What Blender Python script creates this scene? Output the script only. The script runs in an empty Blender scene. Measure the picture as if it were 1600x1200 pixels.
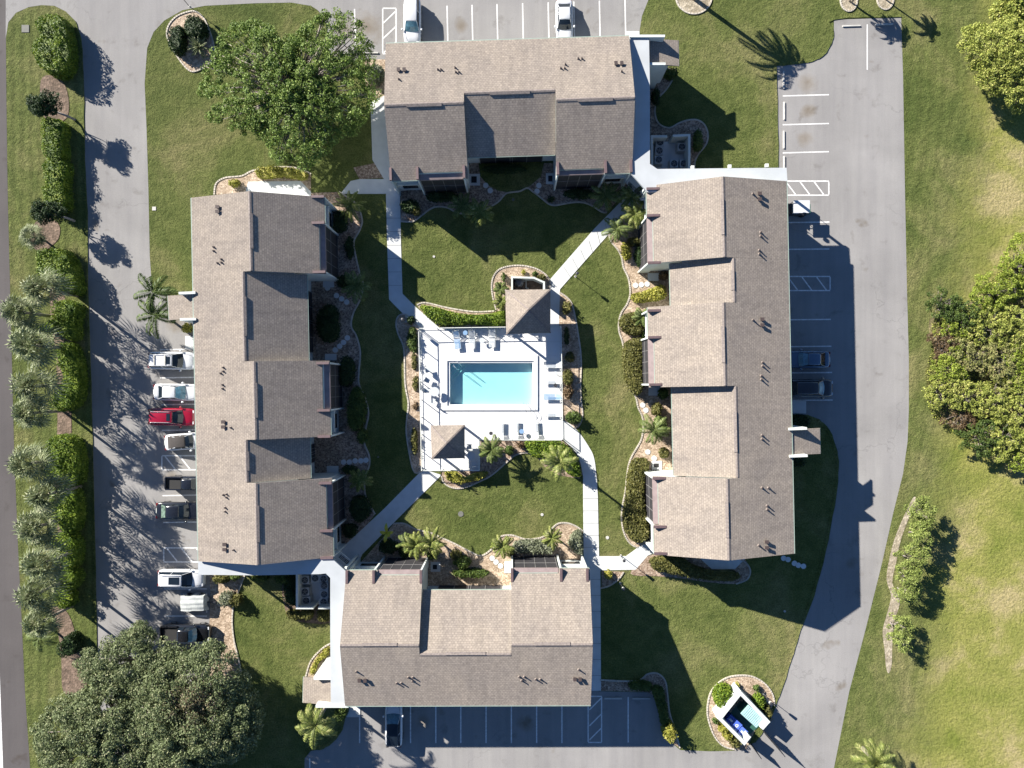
import bpy, math, random
import numpy as np
from mathutils import Vector, Matrix
from mathutils.geometry import tessellate_polygon

random.seed(7)
rng = np.random.default_rng(7)
S = 14.5          # ground scale of the survey: traced units per metre
H = 73.33         # height of the drone camera above the lawn
scene = bpy.context.scene

# ------------------------------------------------------------------ camera
cam_d = bpy.data.cameras.new('camera')
cam = bpy.data.objects.new('camera', cam_d)
scene.collection.objects.link(cam)
cam.location = (0, 0, H)
cam_d.sensor_width = 36
cam_d.lens = 36 * H / (1600 / S)
cam_d.clip_start = 0.5
cam_d.clip_end = 2000
scene.camera = cam
# ------------------------------------------------------------------ light
SUN_EL = math.radians(26.6)
sun_to = Vector((-0.797 * math.cos(SUN_EL), 0.604 * math.cos(SUN_EL), math.sin(SUN_EL)))
sd = bpy.data.lights.new('sun', 'SUN')
sd.energy = 5.0
sd.angle = math.radians(0.5)
sd.color = (1.0, 0.945, 0.865)
so = bpy.data.objects.new('sun', sd)
scene.collection.objects.link(so)
so.rotation_euler = sun_to.to_track_quat('Z', 'Y').to_euler()
so.location = sun_to * 120
world = bpy.data.worlds.new('World')
scene.world = world
world.use_nodes = True
wn = world.node_tree
sky = wn.nodes.new('ShaderNodeTexSky')
sky.sky_type = 'NISHITA'
sky.sun_disc = False
sky.sun_elevation = SUN_EL
sky.sun_rotation = math.atan2(-0.797, 0.604)
sky.altitude = 2500
sky.air_density = 1.0
sky.dust_density = 0.1
sky.ozone_density = 6.0
bg = wn.nodes['Background']
bg.inputs[1].default_value = 0.055
wn.links.new(sky.outputs[0], bg.inputs[0])
scene.view_settings.view_transform = 'Standard'
scene.view_settings.look = 'None'
scene.view_settings.exposure = 1.6
scene.view_settings.gamma = 1
scene.render.engine = 'CYCLES'
scene.cycles.max_bounces = 6
scene.cycles.transparent_max_bounces = 12

# ------------------------------------------------------------------ helpers
def W(px, py, h=0.0):
    k = (1 - h / H) / S
    return Vector(((px - 800) * k, (600 - py) * k, h))

ORG = {}
def tag(o, label=None, cat=None, group=None, kind=None):
    if label: o['label'] = label
    if cat: o['category'] = cat
    if group: o['group'] = group
    if kind: o['kind'] = kind
    return o

def thing(name, label, cat, loc=(0, 0, 0), group=None, rot=0.0):
    o = bpy.data.objects.new(name, None)
    o.empty_display_size = 0.3
    scene.collection.objects.link(o)
    o.location = loc
    o.rotation_euler = (0, 0, rot)
    ORG[o] = Vector(loc)
    return tag(o, label, cat, group)

def copy_tree(o, parent=None):
    c = o.copy()
    scene.collection.objects.link(c)
    c.parent = parent
    for ch in list(o.children):
        copy_tree(ch, c)
    return c

class MB:
    def __init__(s):
        s.v = []; s.f = []; s.mi = []; s.uv = []
    def poly(s, pts, mi=0, uv=None):
        b = len(s.v)
        s.v += [tuple(p) for p in pts]
        s.f.append(tuple(range(b, b + len(pts)))); s.mi.append(mi)
        s.uv.append(uv or [(p[0], p[1]) for p in pts])
    def box(s, x0, x1, y0, y1, z0, z1, mi=0, M=None):
        c = [Vector((x, y, z)) for z in (z0, z1) for x, y in ((x0, y0), (x1, y0), (x1, y1), (x0, y1))]
        if M: c = [M @ q for q in c]
        for q in ((3, 2, 1, 0), (4, 5, 6, 7), (0, 1, 5, 4), (1, 2, 6, 5), (2, 3, 7, 6), (3, 0, 4, 7)):
            s.poly([c[i] for i in q], mi)
    def beam(s, a, b, w, h, mi=0):
        """box from a to b (centre line of the underside), width w, height h"""
        a = Vector(a); b = Vector(b); d = b - a
        side = Vector((-d.y, d.x, 0))
        if side.length < 1e-6: side = Vector((1, 0, 0))
        side = side.normalized() * w / 2
        up = side.cross(d).normalized()
        if up.z < 0: up = -up
        if abs(d.x) + abs(d.y) < 1e-6: up = Vector((0, 1, 0)); a = a - up * h / 2; b = b - up * h / 2
        up = up * h
        c = [a - side, a + side, a + side + up, a - side + up, b - side, b + side, b + side + up, b - side + up]
        for q in ((0, 1, 2, 3), (7, 6, 5, 4), (0, 4, 5, 1), (1, 5, 6, 2), (2, 6, 7, 3), (3, 7, 4, 0)):
            s.poly([c[i] for i in q], mi)
    def prism(s, pts, z0, z1, mi=0, mside=None):
        """flat polygon (list of xy) extruded from z0 to z1, top always faces up"""
        p = [Vector((q[0], q[1], 0)) for q in pts]
        ar = sum(p[i].x * p[(i + 1) % len(p)].y - p[(i + 1) % len(p)].x * p[i].y for i in range(len(p)))
        if ar < 0: p.reverse()
        tri = tessellate_polygon([p])
        for t in tri:
            q = [p[i] for i in t]
            n = (q[1] - q[0]).cross(q[2] - q[0]).z
            if n < 0: q.reverse()
            s.poly([(a.x, a.y, z1) for a in q], mi)
        if z0 is not None and z0 != z1:
            for i in range(len(p)):
                a, b = p[i], p[(i + 1) % len(p)]
                s.poly([(a.x, a.y, z0), (b.x, b.y, z0), (b.x, b.y, z1), (a.x, a.y, z1)], mi if mside is None else mside)
    def tube(s, pts, rs, n=8, mi=0, caps=True):
        rings = []
        pts = [Vector(p) for p in pts]
        if not hasattr(rs, '__len__'): rs = [rs] * len(pts)
        for i, p in enumerate(pts):
            d = (pts[min(i + 1, len(pts) - 1)] - pts[max(i - 1, 0)]).normalized()
            a = d.orthogonal().normalized() if abs(d.z) < 0.99 else Vector((1, 0, 0))
            if i and rings:
                a = (ra - d * ra.dot(d)).normalized()
            ra = a
            b = d.cross(a)
            rings.append([p + (a * math.cos(t) + b * math.sin(t)) * rs[i] for t in [2 * math.pi * k / n for k in range(n)]])
        base = len(s.v)
        for r in rings: s.v += [tuple(q) for q in r]
        for i in range(len(rings) - 1):
            for k in range(n):
                k2 = (k + 1) % n
                s.f.append((base + i * n + k, base + i * n + k2, base + (i + 1) * n + k2, base + (i + 1) * n + k))
                s.mi.append(mi); s.uv.append([(0, 0)] * 4)
        if caps:
            s.f.append(tuple(base + k for k in reversed(range(n)))); s.mi.append(mi); s.uv.append([(0, 0)] * n)
            s.f.append(tuple(base + (len(rings) - 1) * n + k for k in range(n))); s.mi.append(mi); s.uv.append([(0, 0)] * n)
    def cyl(s, c, r, h, n=16, mi=0, r2=None):
        c = Vector(c)
        s.tube([c, c + Vector((0, 0, h))], [r, r if r2 is None else r2], n, mi)
    def build(s, name, mats, parent=None, smooth=False, label=None, cat=None, group=None, kind=None, bevel=0):
        if not isinstance(mats, (list, tuple)): mats = [mats]
        v = np.array(s.v, dtype=float)
        if parent is not None:
            org = ORG[parent]
        else:
            mn, mx = v.min(0), v.max(0)
            org = Vector(((mn[0] + mx[0]) / 2, (mn[1] + mx[1]) / 2, mn[2]))
        v = v - np.array(org)
        me = bpy.data.meshes.new(name)
        me.from_pydata(v.tolist(), [], s.f)
        for m in mats: me.materials.append(m)
        me.polygons.foreach_set('material_index', s.mi)
        uvl = me.uv_layers.new(name='UVMap')
        flat = [c for f in s.uv for p in f for c in p]
        if len(flat) == len(me.loops) * 2:
            uvl.data.foreach_set('uv', flat)
        if smooth: me.polygons.foreach_set('use_smooth', [True] * len(s.f))
        me.update()
        o = bpy.data.objects.new(name, me)
        scene.collection.objects.link(o)
        if parent is not None:
            o.parent = parent; ORG[o] = ORG[parent]
        else:
            o.location = org; ORG[o] = org
        if bevel:
            b = o.modifiers.new('bevel', 'BEVEL'); b.width = bevel; b.segments = 2; b.limit_method = 'ANGLE'
        return tag(o, label, cat, group, kind)

def smooth(pts, n=6, closed=True):
    out = []; N = len(pts)
    rngi = range(N) if closed else range(N - 1)
    for i in rngi:
        p0 = pts[(i - 1) % N] if closed or i else pts[0]
        p1 = pts[i]; p2 = pts[(i + 1) % N]
        p3 = pts[(i + 2) % N] if closed or i < N - 2 else pts[-1]
        for k in range(n):
            t = k / n
            out.append(tuple(0.5 * (2 * p1[j] + (p2[j] - p0[j]) * t + (2 * p0[j] - 5 * p1[j] + 4 * p2[j] - p3[j]) * t * t
                                    + (3 * p1[j] - p0[j] - 3 * p2[j] + p3[j]) * t ** 3) for j in (0, 1)))
    if not closed: out.append(tuple(pts[-1]))
    return out

def G(pts): return [tuple(W(x, y)[:2]) for x, y in pts]

# ------------------------------------------------------------------ materials
def base_mat(name):
    m = bpy.data.materials.new(name); m.use_nodes = True
    nt = m.node_tree
    return m, nt, nt.nodes['Principled BSDF']

def noise(nt, scale, detail=4, coord=None, rough=0.55, dist=0.0):
    n = nt.nodes.new('ShaderNodeTexNoise')
    n.inputs['Scale'].default_value = scale; n.inputs['Detail'].default_value = detail
    n.inputs['Roughness'].default_value = rough; n.inputs['Distortion'].default_value = dist
    if coord: nt.links.new(coord, n.inputs['Vector'])
    return n.outputs['Fac']

def ramp(nt, fac, stops):
    r = nt.nodes.new('ShaderNodeValToRGB')
    e = r.color_ramp.elements
    while len(e) < len(stops): e.new(0.5)
    for k, (p, c) in enumerate(stops):
        e[k].position = p; e[k].color = (c[0], c[1], c[2], 1) if hasattr(c, '__len__') else (c, c, c, 1)
    nt.links.new(fac, r.inputs[0])
    return r.outputs[0]

def mixc(nt, a, b, fac, mode='MIX'):
    m = nt.nodes.new('ShaderNodeMix'); m.data_type = 'RGBA'; m.blend_type = mode
    for sock, val in ((m.inputs[0], fac), (m.inputs[6], a), (m.inputs[7], b)):
        if hasattr(val, 'is_linked') or hasattr(val, 'links'): nt.links.new(val, sock)
        elif hasattr(val, '__len__'): sock.default_value = (val[0], val[1], val[2], 1)
        else: sock.default_value = val
    return m.outputs[2]

def math_n(nt, op, a, b=0.0, c=None):
    m = nt.nodes.new('ShaderNodeMath'); m.operation = op
    for i, val in enumerate((a, b) if c is None else (a, b, c)):
        if hasattr(val, 'links'): nt.links.new(val, m.inputs[i])
        else: m.inputs[i].default_value = val
    return m.outputs[0]

def pos(nt):
    return nt.nodes.new('ShaderNodeNewGeometry').outputs['Position']

def bump(nt, b, fac, strength, dist=0.05):
    n = nt.nodes.new('ShaderNodeBump'); n.inputs['Strength'].default_value = strength
    n.inputs['Distance'].default_value = dist
    nt.links.new(fac, n.inputs['Height']); nt.links.new(n.outputs[0], b.inputs['Normal'])

def simple(name, col, rough=0.6, metal=0.0, var=0.12, scale=3.0, coat=0.0, bmp=0.0, spec=0.5):
    m, nt, b = base_mat(name)
    p = pos(nt)
    f = noise(nt, scale, 5, p)
    lo = [c * (1 - var) for c in col]; hi = [min(1, c * (1 + var)) for c in col]
    nt.links.new(ramp(nt, f, [(0.3, lo), (0.7, hi)]), b.inputs['Base Color'])
    b.inputs['Roughness'].default_value = rough; b.inputs['Metallic'].default_value = metal
    b.inputs['Specular IOR Level'].default_value = spec
    if coat: b.inputs['Coat Weight'].default_value = coat; b.inputs['Coat Roughness'].default_value = 0.05
    if bmp: bump(nt, b, noise(nt, scale * 6, 3, p), bmp)
    return m

def grass_mat():
    m, nt, b = base_mat('lawn_grass')
    p = pos(nt)
    sx = nt.nodes.new('ShaderNodeSeparateXYZ'); nt.links.new(p, sx.inputs[0])
    big = noise(nt, 0.13, 5, p, 0.6, 0.6)
    mid = noise(nt, 0.9, 6, p, 0.65)
    fine = noise(nt, 6.5, 6, p, 0.8)
    c = ramp(nt, big, [(0.30, (0.062, 0.085, 0.022)), (0.5, (0.102, 0.120, 0.036)), (0.70, (0.165, 0.158, 0.066))])
    c = mixc(nt, c, ramp(nt, mid, [(0.3, (0.72, 0.76, 0.7)), (0.7, (1.25, 1.2, 1.25))]), 1.0, 'MULTIPLY')
    c = mixc(nt, c, ramp(nt, fine, [(0.30, (0.38, 0.42, 0.32)), (0.5, (1.0, 1.0, 1.0)), (0.70, (1.75, 1.6, 1.8))]), 1.0, 'MULTIPLY')
    # mower lines on the verge beside the street
    sy = math_n(nt, 'SINE', math_n(nt, 'MULTIPLY', math_n(nt, 'ADD', sx.outputs[0], math_n(nt, 'MULTIPLY', noise(nt, 0.3, 2, p), 0.8)), 6.5))
    st = math_n(nt, 'MULTIPLY_ADD', sy, 0.13, 1.08)
    left = math_n(nt, 'LESS_THAN', sx.outputs[0], -45.0)
    c = mixc(nt, c, mixc(nt, c, st, 1.0, 'MULTIPLY'), left)
    sy2 = math_n(nt, 'SINE', math_n(nt, 'MULTIPLY', math_n(nt, 'ADD', math_n(nt, 'ADD', sx.outputs[0], math_n(nt, 'MULTIPLY', sx.outputs[1], -0.12)), math_n(nt, 'MULTIPLY', noise(nt, 0.12, 2, p), 2.5)), 5.0))
    c = mixc(nt, c, mixc(nt, c, math_n(nt, 'MULTIPLY_ADD', sy2, 0.07, 1.0), 1.0, 'MULTIPLY'), math_n(nt, 'GREATER_THAN', sx.outputs[0], 40.0))
    # dry meadow to the east
    mx = math_n(nt, 'MULTIPLY_ADD', noise(nt, 0.18, 6, p, 0.65), 9.0, math_n(nt, 'ADD', sx.outputs[0], math_n(nt, 'MULTIPLY', sx.outputs[1], -0.10)))
    ms = nt.nodes.new('ShaderNodeMapRange'); ms.inputs[1].default_value = 50.0; ms.inputs[2].default_value = 55.0
    nt.links.new(mx, ms.inputs[0])
    mead = ramp(nt, noise(nt, 0.16, 7, p, 0.62, 0.15), [(0.32, (0.135, 0.160, 0.032)), (0.5, (0.215, 0.215, 0.062)), (0.64, (0.31, 0.265, 0.13))])
    mead = mixc(nt, mead, ramp(nt, noise(nt, 4.5, 5, p, 0.7), [(0.3, (0.62, 0.66, 0.5)), (0.7, (1.3, 1.25, 1.35))]), 1.0, 'MULTIPLY')
    c = mixc(nt, c, mead, ms.outputs[0])
    nt.links.new(c, b.inputs['Base Color'])
    b.inputs['Diffuse Roughness'].default_value = 0.25
    b.inputs['Roughness'].default_value = 0.95; b.inputs['Specular IOR Level'].default_value = 0.1
    hgt = math_n(nt, 'ADD', math_n(nt, 'MULTIPLY', fine, 0.6), noise(nt, 2.2, 4, p, 0.6))
    bump(nt, b, hgt, 0.8, 0.22)
    return m

def asphalt_mat(name, col, cracks=True, stains=()):
    m, nt, b = base_mat(name)
    p = pos(nt)
    big = noise(nt, 0.12, 6, p, 0.6, 0.4)
    fine = noise(nt, 12, 4, p, 0.7)
    c = ramp(nt, big, [(0.3, [x * 0.86 for x in col]), (0.7, [x * 1.1 for x in col])])
    c = mixc(nt, c, ramp(nt, fine, [(0.3, 0.86), (0.7, 1.12)]), 1.0, 'MULTIPLY')
    st = noise(nt, 0.5, 6, p, 0.6, 0.3)
    c = mixc(nt, c, ramp(nt, st, [(0.25, (0.72, 0.70, 0.68)), (0.4, (1, 1, 1)), (0.9, (1.03, 1.03, 1.03))]), 1.0, 'MULTIPLY')
    mp = nt.nodes.new('ShaderNodeMapping'); mp.inputs['Scale'].default_value = (1.1, .06, 1); nt.links.new(p, mp.inputs['Vector'])
    c = mixc(nt, c, ramp(nt, noise(nt, 1.0, 4, mp.outputs[0], 0.6), [(0.3, (0.91, 0.91, 0.92)), (0.7, (1.05, 1.05, 1.04))]), 1.0, 'MULTIPLY')
    c = mixc(nt, c, ramp(nt, noise(nt, 0.33, 3, p, 0.5, 0.2), [(0.24, (0.68, 0.62, 0.54)), (0.33, (1, 1, 1))]), 1.0, 'MULTIPLY')
    if cracks:
        v = nt.nodes.new('ShaderNodeTexVoronoi'); v.feature = 'DISTANCE_TO_EDGE'; v.inputs['Scale'].default_value = 0.11
        wp = nt.nodes.new('ShaderNodeVectorMath'); wp.operation = 'ADD'
        nz = nt.nodes.new('ShaderNodeTexNoise'); nz.inputs['Scale'].default_value = 0.7; nz.inputs['Detail'].default_value = 5
        nt.links.new(p, nz.inputs['Vector'])
        sc = nt.nodes.new('ShaderNodeVectorMath'); sc.operation = 'SCALE'; sc.inputs['Scale'].default_value = 3.0
        nt.links.new(nz.outputs['Color'], sc.inputs[0])
        nt.links.new(p, wp.inputs[0]); nt.links.new(sc.outputs[0], wp.inputs[1])
        nt.links.new(wp.outputs[0], v.inputs['Vector'])
        line = ramp(nt, v.outputs['Distance'], [(0.0, 0.78), (0.004, 0.88), (0.007, 1.0)])
        msk = ramp(nt, noise(nt, 0.08, 2, p), [(0.50, 0.0), (0.58, 1.0)])
        c = mixc(nt, c, mixc(nt, c, line, 1.0, 'MULTIPLY'), msk)
    for sx_, sy_, rr_ in stains:
        w_ = W(sx_, sy_); ds = nt.nodes.new('ShaderNodeVectorMath'); ds.operation = 'DISTANCE'; nt.links.new(p, ds.inputs[0]); ds.inputs[1].default_value = (w_.x, w_.y, 0)
        dd_ = math_n(nt, 'ADD', ds.outputs['Value'], math_n(nt, 'MULTIPLY', math_n(nt, 'SUBTRACT', st, 0.5), rr_ * 3.0))
        c = mixc(nt, c, ramp(nt, math_n(nt, 'DIVIDE', dd_, rr_ * 1.5), [(0.0, (0.74, 0.66, 0.56)), (0.5, (0.88, 0.83, 0.76)), (1.0, (1, 1, 1))]), 1.0, 'MULTIPLY')
    nt.links.new(c, b.inputs['Base Color'])
    b.inputs['Diffuse Roughness'].default_value = 0.08
    b.inputs['Roughness'].default_value = 0.9; b.inputs['Specular IOR Level'].default_value = 0.2
    bump(nt, b, fine, 0.15, 0.02)
    return m

def gravel_mat(name, c1, c2, scale=7.0):
    m, nt, b = base_mat(name)
    p = pos(nt)
    v = nt.nodes.new('ShaderNodeTexVoronoi'); v.inputs['Scale'].default_value = scale
    nt.links.new(p, v.inputs['Vector'])
    s = nt.nodes.new('ShaderNodeSeparateColor'); nt.links.new(v.outputs['Color'], s.inputs[0])
    c = ramp(nt, s.outputs[0], [(0.0, c1), (0.6, [(a + d) / 2 for a, d in zip(c1, c2)]), (1.0, c2)])
    c = mixc(nt, c, ramp(nt, noise(nt, 0.8, 5, p), [(0.3, (0.72, 0.68, 0.62)), (0.65, (1.15, 1.12, 1.08))]), 1.0, 'MULTIPLY')
    nt.links.new(c, b.inputs['Base Color'])
    b.inputs['Diffuse Roughness'].default_value = 0.1
    b.inputs['Roughness'].default_value = 0.95
    bump(nt, b, v.outputs['Distance'], 0.6, 0.05)
    return m

def shingle_mat(name, col):
    m, nt, b = base_mat(name)
    uv = nt.nodes.new('ShaderNodeUVMap').outputs[0]
    br = nt.nodes.new('ShaderNodeTexBrick')
    nt.links.new(uv, br.inputs['Vector'])
    br.inputs['Scale'].default_value = 1.0
    br.inputs['Brick Width'].default_value = 0.30; br.inputs['Row Height'].default_value = 0.21
    br.inputs['Mortar Size'].default_value = 0.022; br.inputs['Mortar Smooth'].default_value = 0.6
    br.inputs['Bias'].default_value = 0.0
    def c(k): return (col[0] * k, col[1] * k, col[2] * k, 1)
    br.inputs['Color1'].default_value = c(0.90); br.inputs['Color2'].default_value = c(1.10)
    br.inputs['Mortar'].default_value = c(0.66)  # darker joint colour paints the shadow line along each shingle row
    p = pos(nt)
    v = mixc(nt, br.outputs['Color'], ramp(nt, noise(nt, 5.0, 5, p, 0.7), [(0.3, (0.80, 0.79, 0.80)), (0.7, (1.18, 1.18, 1.15))]), 1.0, 'MULTIPLY')
    v = mixc(nt, v, ramp(nt, noise(nt, 0.35, 5, p, 0.6, 0.5), [(0.3, (0.90, 0.90, 0.92)), (0.7, (1.08, 1.07, 1.05))]), 1.0, 'MULTIPLY')
    mp = nt.nodes.new('ShaderNodeMapping'); mp.inputs['Scale'].default_value = (1.6, .22, 1); nt.links.new(uv, mp.inputs['Vector'])
    v = mixc(nt, v, ramp(nt, noise(nt, 1.0, 5, mp.outputs[0], 0.65), [(0.3, (0.86, 0.86, 0.87)), (0.55, (1, 1, 1)), (0.75, (1.07, 1.06, 1.05))]), 1.0, 'MULTIPLY')
    nt.links.new(v, b.inputs['Base Color'])
    b.inputs['Diffuse Roughness'].default_value = 0.35
    b.inputs['Roughness'].default_value = 0.92; b.inputs['Specular IOR Level'].default_value = 0.2
    bump(nt, b, br.outputs['Fac'], -0.35, 0.03)
    return m

def leaf_mat(name, c1, c2, c3=None, trans=0.25):
    m = bpy.data.materials.new(name); m.use_nodes = True
    nt = m.node_tree; nt.nodes.clear()
    out = nt.nodes.new('ShaderNodeOutputMaterial')
    g = nt.nodes.new('ShaderNodeNewGeometry')
    f = math_n(nt, 'ADD', math_n(nt, 'MULTIPLY', g.outputs['Random Per Island'], 0.55),
               math_n(nt, 'MULTIPLY', noise(nt, 0.9, 3, g.outputs['Position']), 0.65))
    st = [(0.25, c1), (0.75, c2)] + ([(0.93, c3)] if c3 else [])
    col = ramp(nt, f, st)
    d = nt.nodes.new('ShaderNodeBsdfPrincipled'); d.inputs['Roughness'].default_value = 0.55
    d.inputs['Specular IOR Level'].default_value = 0.25
    t = nt.nodes.new('ShaderNodeBsdfTranslucent')
    mx = nt.nodes.new('ShaderNodeMixShader'); mx.inputs[0].default_value = trans
    nt.links.new(col, d.inputs['Base Color']); nt.links.new(col, t.inputs['Color'])
    nt.links.new(d.outputs[0], mx.inputs[1]); nt.links.new(t.outputs[0], mx.inputs[2])
    nt.links.new(mx.outputs[0], out.inputs[0])
    return m

MT = {}
MT['grass'] = grass_mat()
MT['asphalt'] = asphalt_mat('lot_asphalt', (0.242, 0.234, 0.226), True, ((540, 45, 1.0), (577, 42, 1.3), (1262, 128, .9), (1258, 216, .7), (1262, 172, .6), (720, 40, .6), (268, 748, .7), (272, 508, .7), (662, 1128, .6), (820, 1132, .7), (1330, 880, .5)))
MT['street'] = asphalt_mat('street_asphalt', (0.094, 0.085, 0.083), False)
MT['paint'] = simple('road_paint', (0.60, 0.59, 0.57), 0.8, var=0.25, scale=5)
MT['concrete'] = simple('pale_concrete', (0.50, 0.51, 0.50), 0.85, var=0.07, scale=1.2, bmp=0.05)
MT['deck'] = simple('pool_deck_paint', (0.60, 0.60, 0.59), 0.8, var=0.04, scale=1.0)
MT['stop'] = simple('wheel_stop_concrete', (0.42, 0.41, 0.38), 0.9, var=0.15)
MT['gravel'] = gravel_mat('river_gravel', (0.15, 0.10, 0.07), (0.42, 0.34, 0.27))
MT['tan'] = gravel_mat('tan_gravel', (0.22, 0.165, 0.115), (0.50, 0.41, 0.32))
MT['mulch'] = gravel_mat('brown_mulch', (0.09, 0.065, 0.045), (0.20, 0.145, 0.11), 5)
MT['floor'] = gravel_mat('dry_undergrowth', (0.10, 0.09, 0.04), (0.25, 0.22, 0.11), 5)
MT['sand'] = gravel_mat('pale_sand', (0.20, 0.175, 0.125), (0.38, 0.34, 0.27), 5)
MT['edging'] = simple('edging_concrete', (0.42, 0.38, 0.32), 0.9, var=0.2, scale=2)
MT['shingle'] = shingle_mat('asphalt_shingle', (0.284, 0.246, 0.209))
MT['ridge'] = simple('ridge_cap', (0.175, 0.148, 0.133), 0.9, var=0.3, scale=6)
MT['stucco'] = simple('white_stucco', (0.50, 0.53, 0.50), 0.9, var=0.06, scale=1.5, bmp=0.05)
MT['flat'] = simple('white_roof_membrane', (0.37, 0.39, 0.40), 0.75, var=0.07, scale=0.6)
MT['trim'] = simple('white_trim', (0.55, 0.57, 0.53), 0.6, var=0.05)
MT['gutter'] = simple('pale_green_gutter', (0.26, 0.32, 0.27), 0.5, var=0.1)
MT['brown'] = simple('brown_metal_cap', (0.105, 0.070, 0.072), 0.6, var=0.15, scale=4)
MT['brownroof'] = simple('brown_panel_roof', (0.20, 0.155, 0.15), 0.7, var=0.15, scale=2)
MT['screen'] = simple('black_insect_screen', (0.024, 0.023, 0.026), 0.7, var=0.2)
MT['vent'] = simple('dark_vent', (0.05, 0.035, 0.032), 0.7)
MT['flash'] = simple('vent_flashing', (0.20, 0.17, 0.15), 0.6)
MT['glass'] = simple('dark_window_glass', (0.010, 0.016, 0.024), 0.08, var=0.1, spec=0.5)
MT['mullion'] = simple('bronze_mullion', (0.17, 0.165, 0.16), 0.6, var=0.1)
MT['shadeglass'] = simple('windscreen_with_sunshade', (0.09, 0.19, 0.25), 0.12, var=0.3, scale=4, spec=0.5)
MT['mintglass'] = simple('pale_green_glass', (0.11, 0.16, 0.13), 0.1, var=0.7, scale=3, spec=0.8)
MT['carwhite'] = simple('white_car_paint', (0.51, 0.52, 0.535), 0.25, var=0.02, coat=0.5)
MT['carred'] = simple('red_car_paint', (0.22, 0.004, 0.018), 0.25, var=0.05, coat=0.8)
MT['carblack'] = simple('black_car_paint', (0.010, 0.011, 0.014), 0.2, var=0.05, coat=0.9)
MT['carblue'] = simple('slate_blue_car_paint', (0.055, 0.10, 0.16), 0.25, var=0.05, coat=0.8)
MT['silver'] = simple('bright_metal', (0.55, 0.55, 0.56), 0.25, metal=0.9, var=0.03)
MT['tyre'] = simple('tyre_rubber', (0.012, 0.012, 0.012), 0.8)
MT['fabric'] = simple('black_fabric_top', (0.035, 0.030, 0.028), 0.9, var=0.2, scale=8)
MT['tarp'] = simple('grey_tarp', (0.36, 0.38, 0.37), 0.7, var=0.1, scale=3, bmp=0.2)
MT['lampred'] = simple('red_lamp_lens', (0.14, 0.008, 0.008), 0.2)
MT['lampwhite'] = simple('clear_lamp_lens', (0.55, 0.56, 0.58), 0.1)
MT['bark'] = simple('grey_bark', (0.27, 0.235, 0.205), 0.95, var=0.3, scale=6, bmp=0.3)
MT['palmbark'] = simple('palm_trunk', (0.22, 0.19, 0.16), 0.95, var=0.25, scale=8, bmp=0.3)
MT['poolwall'] = simple('pool_plaster', (0.70, 0.58, 0.59), 0.8, var=0.03, scale=0.8)
MT['acgrey'] = simple('condenser_casing', (0.40, 0.41, 0.41), 0.5, var=0.1)
MT['acdark'] = simple('condenser_grille', (0.02, 0.022, 0.027), 0.6)
MT['blue'] = simple('blue_plastic', (0.02, 0.06, 0.30), 0.45, var=0.1)
MT['blue2'] = simple('bright_blue_plastic', (0.07, 0.13, 0.50), 0.45, var=0.1)
MT['teal'] = simple('pale_teal_lid', (0.30, 0.46, 0.46), 0.5, var=0.08)
MT['green'] = simple('green_metal', (0.03, 0.10, 0.07), 0.5, var=0.15)
MT['strap'] = simple('pale_vinyl_straps', (0.42, 0.45, 0.47), 0.6, var=0.15, scale=14)
MT['bluestrap'] = simple('blue_vinyl_straps', (0.16, 0.27, 0.42), 0.6, var=0.1, scale=14)
MT['dark'] = simple('dark_metal', (0.03, 0.03, 0.035), 0.5)
MT['cover'] = simple('weathered_cover', (0.12, 0.12, 0.105), 0.8)
MT['pump'] = simple('grey_filter_tank', (0.12, 0.125, 0.13), 0.3, var=0.2)
L = {}
L['lime'] = leaf_mat('lime_leaves', (0.035, 0.075, 0.008), (0.140, 0.205, 0.018), (0.26, 0.31, 0.045))
L['thicket'] = leaf_mat('thicket_leaves', (0.08, 0.12, 0.014), (0.25, 0.31, 0.04), (0.40, 0.43, 0.10))
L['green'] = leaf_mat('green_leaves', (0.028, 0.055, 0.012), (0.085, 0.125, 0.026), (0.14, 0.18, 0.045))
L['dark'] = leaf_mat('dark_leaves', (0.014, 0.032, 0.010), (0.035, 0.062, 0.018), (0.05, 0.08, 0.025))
L['olive'] = leaf_mat('olive_leaves', (0.055, 0.058, 0.015), (0.125, 0.125, 0.034), (0.20, 0.18, 0.06))
L['thicketo'] = leaf_mat('mixed_thicket_leaves', (0.09, 0.11, 0.03), (0.29, 0.29, 0.10), (0.46, 0.38, 0.20))
L['yellow'] = leaf_mat('yellow_leaves', (0.14, 0.15, 0.020), (0.30, 0.29, 0.05), (0.42, 0.36, 0.12))
L['grey'] = leaf_mat('grey_green_leaves', (0.085, 0.10, 0.058), (0.20, 0.22, 0.14), (0.30, 0.31, 0.24))
L['brown'] = leaf_mat('dry_leaves', (0.07, 0.045, 0.022), (0.16, 0.11, 0.06))
L['dry'] = leaf_mat('thinning_leaves', (0.075, 0.062, 0.035), (0.165, 0.14, 0.08), (0.24, 0.19, 0.11))
L['oak'] = leaf_mat('oak_leaves', (0.055, 0.078, 0.030), (0.170, 0.205, 0.090), (0.33, 0.33, 0.19))
L['maple'] = leaf_mat('fresh_leaves', (0.055, 0.098, 0.016), (0.165, 0.240, 0.046), (0.30, 0.38, 0.10))
L['young'] = leaf_mat('young_leaves', (0.10, 0.14, 0.03), (0.25, 0.30, 0.075), (0.38, 0.42, 0.14))
L['scrub'] = leaf_mat('scrub_leaves', (0.11, 0.145, 0.024), (0.32, 0.35, 0.075), (0.50, 0.47, 0.16))
L['fan'] = leaf_mat('fan_palm_leaves', (0.085, 0.115, 0.045), (0.22, 0.25, 0.13), (0.38, 0.38, 0.24))
L['frond'] = leaf_mat('palm_fronds', (0.075, 0.110, 0.022), (0.21, 0.24, 0.060), (0.42, 0.40, 0.17))
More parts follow.
